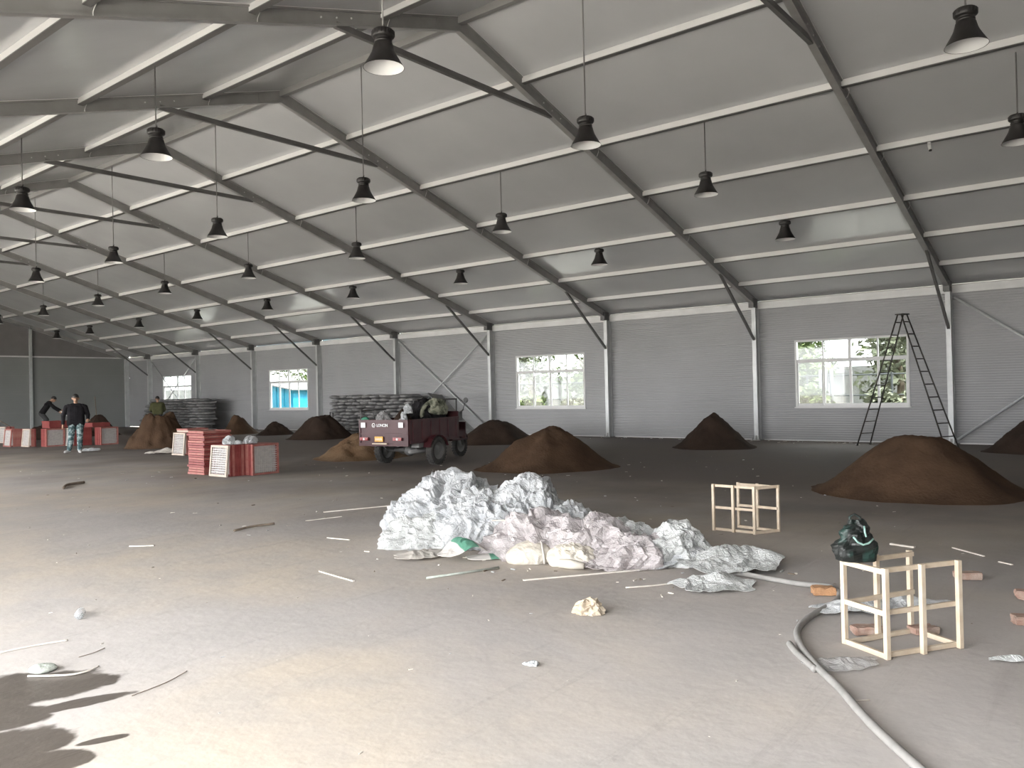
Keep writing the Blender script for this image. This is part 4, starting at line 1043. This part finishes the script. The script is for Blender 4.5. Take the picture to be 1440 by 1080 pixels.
MB().tube(spline([(-.12, .1, .25), (-.24, .16, .12), (-.27, .16, -.1)]), [.06] * 20 + [.045], 10).obj('sleeve', 'camo_jacket', t, True)
lump('green_cloth', 'small green cloth tucked over the left end of the tailgate', 'cloth', 'green_cloth', TL(.01, .5, ZT + .002), (.05, .09, .04), 86.2, 3, None, R(10.4), .15, .3)

# ------------------------------------------------------------------ people
def capsule(bm, p, q, r0, r1, seg=12):
    p, q = Vector(p), Vector(q); d = q - p; L_ = d.length
    if L_ < 1e-5: q = p + Vector((0, 0, 1e-3)); d = q - p; L_ = d.length
    d.normalize(); a_ = d.orthogonal().normalized(); b_ = d.cross(a_); rings = []
    prof = [(-math.cos(R(k * 22.5)) * r0, math.sin(R(k * 22.5)) * r0) for k in range(1, 5)] + [(L_ + math.sin(R(k * 22.5)) * r1, math.cos(R(k * 22.5)) * r1) for k in range(0, 4)]
    v0 = bm.verts.new(p - d * r0); v1 = bm.verts.new(q + d * r1)
    for (h_, r_) in prof: rings.append([bm.verts.new(p + d * h_ + (a_ * math.cos(2 * math.pi * k / seg) + b_ * math.sin(2 * math.pi * k / seg)) * r_) for k in range(seg)])
    for k in range(seg):
        bm.faces.new((v0, rings[0][(k + 1) % seg], rings[0][k])); bm.faces.new((v1, rings[-1][k], rings[-1][(k + 1) % seg]))
        for i in range(len(rings) - 1): bm.faces.new((rings[i][k], rings[i][(k + 1) % seg], rings[i + 1][(k + 1) % seg], rings[i + 1][k]))
def person(name, label, loc, rz, caps, mats, head, vox=.0085, hair=True):
    t = thing('person', label, 'person', loc, rz)
    bm = bmesh.new()
    for (p, q, r0, r1, m) in caps: capsule(bm, p, q, r0, r1)
    me = bpy.data.meshes.new('body_src'); bm.to_mesh(me); bm.free()
    o = bpy.data.objects.new('body_src', me); col.objects.link(o)
    md = o.modifiers.new('r', 'REMESH'); md.mode = 'VOXEL'; md.voxel_size = vox
    s_ = o.modifiers.new('s', 'SMOOTH'); s_.iterations = 3; s_.factor = .5
    dg = bpy.context.evaluated_depsgraph_get(); dg.update(); out = bpy.data.meshes.new_from_object(o.evaluated_get(dg)); bpy.data.objects.remove(o)
    out.name = 'body'; out.materials.clear()
    for m in mats: out.materials.append(MAT[m])
    C_ = [(Vector(p), Vector(q) - Vector(p), r0, r1, m) for (p, q, r0, r1, m) in caps]
    mi = []
    for f in out.polygons:
        c = f.center; best = 9; bm_ = 0
        for (p, d, r0, r1, m) in C_:
            L2 = d.length_squared; k = 0 if L2 < 1e-9 else min(1, max(0, (c - p).dot(d) / L2))
            ds = (c - p - d * k).length - (r0 + (r1 - r0) * k)
            if ds < best: best = ds; bm_ = m
        mi.append(bm_)
    out.polygons.foreach_set('material_index', mi); out.polygons.foreach_set('use_smooth', [True] * len(mi))
    link('body', out, t)
    hc, fwd = Vector(head[0]), Vector(head[1]).normalized(); upv = Vector(head[2]).normalized(); sd = fwd.cross(upv)
    if hair:
        b = MB(); NV, NU = 10, 24
        for j in range(NV + 1):
            ph = R(90 - 105 * j / NV)
            for i in range(NU):
                th = 2 * math.pi * i / NU; dd = sd * (math.cos(th) * math.cos(ph) * .094) + fwd * (math.sin(th) * math.cos(ph) * .108 - .008) + upv * (math.sin(ph) * .112 + .022)
                front = max(0, math.sin(th)); dd += upv * (front * .06 * max(0, (j / NV - .45)))
                b.v.append(hc + dd * (1 + .05 * noise.noise(dd * 30)))
        for j in range(NV):
            for i in range(NU): b.f.append((j * NU + i, j * NU + (i + 1) % NU, (j + 1) * NU + (i + 1) % NU, (j + 1) * NU + i)); b.m.append(0)
        b.obj('hair', 'hair', t, True)
    for s in (-1, 1):
        e = hc + sd * (s * .033) + fwd * .088 + upv * .0
        MB().tube([e - sd * .013, e - sd * .006, e + sd * .006, e + sd * .013], [.003, .008, .008, .003], 8).obj('eye', 'hair', t, True)
        MB().tube([e - sd * .018 + upv * .022, e + upv * .026, e + sd * .018 + upv * .022], .005, 6).obj('eyebrow', 'hair', t, True)
    return t
def head_caps(c, f, u, m):
    c, f, u = Vector(c), Vector(f).normalized(), Vector(u).normalized(); s = f.cross(u)
    return [(c + u * .03 - f * .01, c + u * .0 - f * .01, .092, .09, m), (c - u * .02 + f * .02, c - u * .07 + f * .03, .072, .05, m), (c + f * .085 + u * .0, c + f * .108 - u * .03, .010, .016, m),
            (c + f * .075 - u * .062 - s * .018, c + f * .075 - u * .062 + s * .018, .012, .012, m), (c + s * .092, c + s * .092 - u * .03, .02, .014, m), (c - s * .092, c - s * .092 - u * .03, .02, .014, m)]
def hand_caps(w, d, side, m, curl=.35):
    """w wrist, d hand direction, side vector across the palm"""
    w, d, sv = Vector(w), Vector(d).normalized(), Vector(side).normalized(); nrm = d.cross(sv)
    out = [(w, w + d * .085, .026, .03, m), (w + d * .05 - sv * .02, w + d * .085 - sv * .022, .022, .018, m), (w + d * .05 + sv * .02, w + d * .085 + sv * .022, .022, .018, m)]
    for k, (o_, L_) in enumerate(((-.033, .07), (-.011, .082), (.011, .078), (.033, .06))):
        a_ = w + d * .092 + sv * o_; b_ = a_ + (d + nrm * curl * .4).normalized() * L_ * .5 + sv * o_ * .12; c_ = b_ + (d + nrm * curl * 1.6).normalized() * L_ * .5
        out += [(a_, b_, .0095, .009, m), (b_, c_, .009, .0075, m)]
    a_ = w + d * .03 - sv * .03; b_ = a_ + (d * .6 - sv * .7 + nrm * .3).normalized() * .045; c_ = b_ + (d - sv * .15 + nrm * .3).normalized() * .035
    out += [(a_, b_, .014, .011, m), (b_, c_, .011, .009, m)]
    return out
# walking man (x right in the picture, y away from the viewer)
S, J, T, SH = 0, 1, 2, 3
c = head_caps((.0, -.03, 1.655), (.05, -1, -.02), (0, 0, 1), S)
c += [((0, .01, 1.46), (0, -.01, 1.57), .06, .056, S), ((-.19, .01, 1.40), (.19, .01, 1.40), .085, .085, J), ((-.09, .0, 1.40), (.09, 0, 1.40), .105, .105, J)]
for x in (-.12, -.08, -.04, 0, .04, .08, .12): c.append(((x, .0, 1.34), (x * 1.05, .0, .98), .135 - abs(x) * .15, .128 - abs(x) * .1, J))
for x in (-.12, -.06, 0, .06, .12): c.append(((x, .0, .98), (x * 1.05, .0, .90), .13, .125, J))
c += [((-.25, .01, 1.38), (-.335, .04, 1.13), .078, .066, J), ((-.335, .04, 1.13), (-.345, -.05, .90), .064, .048, J)]
c += hand_caps((-.345, -.06, .87), (-.02, -.15, -1), (0, -1, .1), S)
c += [((.25, .01, 1.38), (.325, .06, 1.13), .078, .066, J), ((.325, .06, 1.13), (.32, -.14, 1.02), .064, .050, J)]
c += hand_caps((.32, -.17, 1.005), (-.1, -.8, -.25), (-1, 0, 0), S)
c += [((-.1, 0, .92), (-.13, -.03, .50), .118, .088, T), ((-.13, -.03, .50), (-.19, .08, .12), .088, .068, T), ((.1, 0, .92), (.10, -.08, .50), .118, .088, T), ((.10, -.08, .50), (.09, -.08, .11), .088, .068, T)]
c += [((-.19, .10, .055), (-.30, .02, .04), .048, .040, SH), ((-.19, .10, .055), (-.19, .08, .1), .05, .05, SH), ((.09, -.06, .05), (.11, -.24, .038), .050, .038, SH), ((.09, -.07, .05), (.09, -.08, .1), .05, .052, SH)]
person('person', 'man in dark jacket and mottled teal trousers walking before the far trays', (.72, 25.75, 0), R(-23), c, ('skin', 'navy', 'trousers', 'shoe'), ((.0, -.03, 1.655), (.05, -1, -.02), (0, 0, 1)))
# stooping worker on the far soil mound, leaning to the right over a shovel
c = head_caps((.16, -.05, 1.20), (.9, -.2, -.35), (.35, 0, .9), S)
c += [((.0, 0, 1.08), (.1, -.03, 1.14), .065, .058, S), ((-.12, .14, .98), (.02, .13, 1.04), .08, .075, J), ((-.12, -.14, .98), (.02, -.13, 1.04), .08, .075, J)]
for y in (-.09, -.045, 0, .045, .09): c.append(((-.28, y, .62), (-.02, y, 1.02), .125, .12, J))
c += [((.02, -.18, 1.02), (.2, -.2, .86), .065, .055, J), ((.2, -.2, .86), (.40, -.12, .74), .055, .042, J), ((.02, .18, 1.02), (.16, .2, .82), .065, .055, J), ((.16, .2, .82), (.34, .02, .68), .055, .042, J)]
c += hand_caps((.42, -.11, .73), (1, .2, -.3), (0, .3, 1), S, .9); c += hand_caps((.35, .01, .66), (1, -.1, -.3), (0, -.3, 1), S, .9)
c += [((-.3, -.1, .6), (-.1, -.13, .34), .11, .085, T), ((-.1, -.13, .34), (-.22, -.13, .08), .08, .06, T), ((-.3, .1, .6), (-.14, .13, .34), .11, .085, T), ((-.14, .13, .34), (-.28, .13, .08), .08, .06, T)]
c += [((-.22, -.13, .04), (-.06, -.14, .03), .045, .038, SH), ((-.28, .13, .04), (-.12, .14, .03), .045, .038, SH)]
pt = person('person', 'stooping worker in black clothes bending over a shovel behind the far left trays', (4.42, 37.05, .46), R(-23), c, ('skin', 'cloth_black', 'trousers_dark', 'shoe_dark'), ((.16, -.05, 1.20), (.9, -.2, -.35), (.35, 0, .9)), .011)
t = thing('shovel', 'long-handled shovel held by the stooping worker', 'shovel', (4.42, 37.05, .46), R(-23))
MB().tube([(.05, .08, 1.02), (.95, -.18, .20)], .018, 8).obj('handle', 'wood_grey', t, True)
b = MB(); b.bar((.93, -.17, .22), (1.13, -.23, .04), .22, .012); b.obj('blade', 'steel', t)
# worker in olive jacket seen from behind at the far sacks
c = head_caps((.0, .02, 1.58), (0, 1, -.1), (0, 0, 1), S)
c += [((0, 0, 1.40), (0, .01, 1.5), .06, .056, S), ((-.18, 0, 1.34), (.18, 0, 1.34), .085, .085, J)]
for x in (-.12, -.08, -.04, 0, .04, .08, .12): c.append(((x, 0, 1.28), (x, 0, .92), .14, .13, J))
for s in (-1, 1):
    c += [((s * .24, 0, 1.32), (s * .31, .05, 1.06), .078, .066, J), ((s * .31, .05, 1.06), (s * .26, .25, .98), .062, .046, J)]
    c += hand_caps((s * .255, .28, .975), (-s * .1, 1, -.05), (s, 0, 0), S, .6)
    c += [((s * .1, 0, .86), (s * .11, .0, .46), .115, .085, T), ((s * .11, 0, .46), (s * .11, .02, .1), .083, .06, T), ((s * .11, 0, .045), (s * .13, .16, .035), .048, .04, SH)]
person('person', 'worker in olive green jacket seen from behind at the far sacks', (9.15, 37.0, 0), R(-27), c, ('skin', 'olive', 'trousers_dark', 'shoe_dark'), ((.0, .02, 1.58), (0, 1, -.1), (0, 0, 1)), .012)
# tool handle leaning beside the far corner, and one lying behind the far left row
tag(MB().tube([(8.0, 40.6, 0.01), (7.95, 40.75, 1.75)], .02, 6).obj('tool_pole', 'twig', None, True), 'thin dark upright pole near the far corner of the hall', 'pole')
tag(MB().tube([(3.3, 36.9, .25), (2.2, 37.5, 1.15)], .02, 6).obj('tool_pole', 'twig', None, True), 'thin dark pole slanting out of the soil behind the far left trays', 'pole')

# ------------------------------------------------------------------ outside: trees, sheds, fence
def tree(label, x, y, h, r, m, seed, n_=2600, ls=.16):
    rr = random.Random(seed); t = thing('tree', label, 'tree', (x, y, -.16), group='trees outside the windows')
    tr_ = [(0, 0, 0), (rr.uniform(-.1, .1), rr.uniform(-.1, .1), h * .25), (rr.uniform(-.2, .2), rr.uniform(-.2, .2), h * .55), (rr.uniform(-.3, .3), rr.uniform(-.3, .3), h * .85)]
    MB().tube(tr_, [.16, .13, .09, .03], 8).obj('trunk', 'trunk', t, True)
    for k in range(6):
        an = k * 1.1 + rr.random(); z0 = h * (.25 + .08 * k); MB().tube([(0, 0, z0), (math.cos(an) * r * .4, math.sin(an) * r * .4, z0 + h * .12), (math.cos(an) * r * .8, math.sin(an) * r * .8, z0 + h * .2)], [.06, .035, .012], 6).obj('branch', 'trunk', t, True)
    cl = [(Vector((rr.gauss(0, r * .4), rr.gauss(0, r * .4), h * rr.uniform(.25, .95))), rr.uniform(.3, .55) * r) for k in range(26)]
    b = MB()
    for i in range(n_):
        c_, cr_ = rr.choice(cl); d = Vector((rr.gauss(0, 1), rr.gauss(0, 1), rr.gauss(0, 1))).normalized() * cr_ * rr.random() ** .4
        p = c_ + d; p.z = max(p.z, .5)
        u = Vector((rr.gauss(0, 1), rr.gauss(0, 1), rr.gauss(0, .6))).normalized(); v = u.orthogonal().normalized(); v.rotate(Matrix.Rotation(rr.uniform(0, 6.3), 3, u)); s_ = ls * rr.uniform(.6, 1.3)
        b.add([p - u * s_, p - v * s_ * .4, p + u * s_, p + v * s_ * .4 + Vector((0, 0, .01))], [(0, 1, 2, 3)])
    b.obj('foliage', m, t)['kind'] = 'stuff'
TW = [(19.6, 10.9, 6.0, 1.7, 'leaf'), (20.2, 7.2, 6.5, 1.7, 'leaf2'), (26.8, 13.8, 8, 2.2, 'leaf2'), (25.5, 7.2, 8, 2.0, 'leaf'), (19.4, 19.4, 6.2, 1.8, 'leaf'), (19.8, 23.8, 6.5, 1.8, 'leaf2'), (27, 28.5, 8, 2.4, 'leaf'), (25.5, 22.8, 8, 2.2, 'leaf2'), (25, 51.5, 8, 2.6, 'leaf2'), (24, 45.0, 7.5, 2.3, 'leaf')]
TL_ = ['leafy green tree behind the left half of the near window', 'pale green tree behind the right half of the near window', 'tall pale tree farther behind the left of the near window', 'tall green tree farther behind the right of the near window',
       'green tree behind the right half of the middle window', 'pale green tree behind the left half of the middle window', 'tall green tree farther behind the left of the middle window', 'tall pale tree farther behind the right of the middle window', 'pale tree behind the left of the blue-shed window', 'green tree above the blue shed']
for i, (q, lb) in enumerate(zip(TW, TL_)): tree(lb, *q[:4], q[4], 100 + i)
def bush(label, x, y, h, r, m, seed): tree(label, x, y, h, r, m, seed, 1500, .13)
for i, (x, y, lb) in enumerate(((15.2, 8.7, 'low bush outside the left part of the near window'), (15.4, 6.3, 'low bush outside the right part of the near window'), (15.3, 19.8, 'low bush outside the left part of the middle window'), (15.4, 17.5, 'low bush outside the right part of the middle window'))): bush(lb, x, y, 1.5, .7, 'leaf2' if i % 2 else 'leaf', 140 + i)
t = thing('perimeter_wall', 'long grey block wall beyond the trees outside', 'wall', (33, 0, -.16))
for k in range(12): MB().box((0, -5 + k * 8, 0), (.2, 2.9 + k * 8, 2.6)).obj('wall_section', 'yard_wall', t)
for k in range(13): MB().box((-.1, -5.2 + k * 8, 0), (.3, -4.9 + k * 8, 2.8)).obj('pier', 'yard_wall', t)
t = thing('blue_shed', 'blue metal shed outside the third window', 'shed', (16.6, 39.2, -.16))
b = MB()
b.add([(-.1, -2.6, 0), (-.1, 3.4, 0), (-.1, 3.4, 2.9), (-.1, -2.6, 2.05), (2.6, -2.6, 0), (2.6, 3.4, 0), (2.6, 3.4, 2.9), (2.6, -2.6, 2.05)], [(0, 1, 2, 3), (5, 4, 7, 6), (1, 5, 6, 2), (4, 0, 3, 7), (0, 4, 5, 1)])
b.obj('wall', 'blue_shed', t)
MB().add([(-.4, -2.9, 2.03), (2.9, -2.9, 2.03), (2.9, 3.7, 2.97), (-.4, 3.7, 2.97), (-.4, -2.9, 2.09), (2.9, -2.9, 2.09), (2.9, 3.7, 3.03), (-.4, 3.7, 3.03)], [(0, 1, 2, 3), (7, 6, 5, 4), (0, 4, 5, 1), (1, 5, 6, 2), (2, 6, 7, 3), (3, 7, 4, 0)]).obj('roof', 'white_shed', t)
for k in range(9): MB().box((-.13, -2.5 + k * .7, 0), (-.1, -2.46 + k * .7, 2.05 + k * .095)).obj('wall_rib', 'blue_shed', t)
t = thing('white_shed', 'low white shed seen through the left of the near window', 'shed', (22.6, 11.2, -.16))
MB().box((0, -.8, 0), (2.0, 2.6, 2.15)).obj('wall', 'white_shed', t); MB().box((-.3, -1.1, 2.15), (2.2, 2.9, 2.28)).obj('roof', 'white_shed', t); MB().box((-.02, .3, .9), (0, 1.3, 1.7)).obj('window', 'grey_fence', t)
t = thing('yard_fence', 'grey metal rail fence outside the windows', 'fence', (16.8, 0, -.16))
for z in (.5, 1.35, 2.0): MB().tube([(0, 4, z), (0, 33, z)], .022, 6).obj('rail', 'grey_fence', t)
for k in range(12): MB().tube([(0, 4 + k * 2.6, 0), (0, 4 + k * 2.6, 2.05)], .035, 6).obj('fence_post', 'grey_fence', t)
t = thing('stacked_pipes', 'upright grey pipes leaning outside the near window', 'pipe', (16.45, 8.3, -.16))
for k in range(3): MB().tube([(0, k * .17, 0), (.12, k * .17 + .05, 2.2)], .06, 10).obj('pipe', 'grey_fence', t, True)
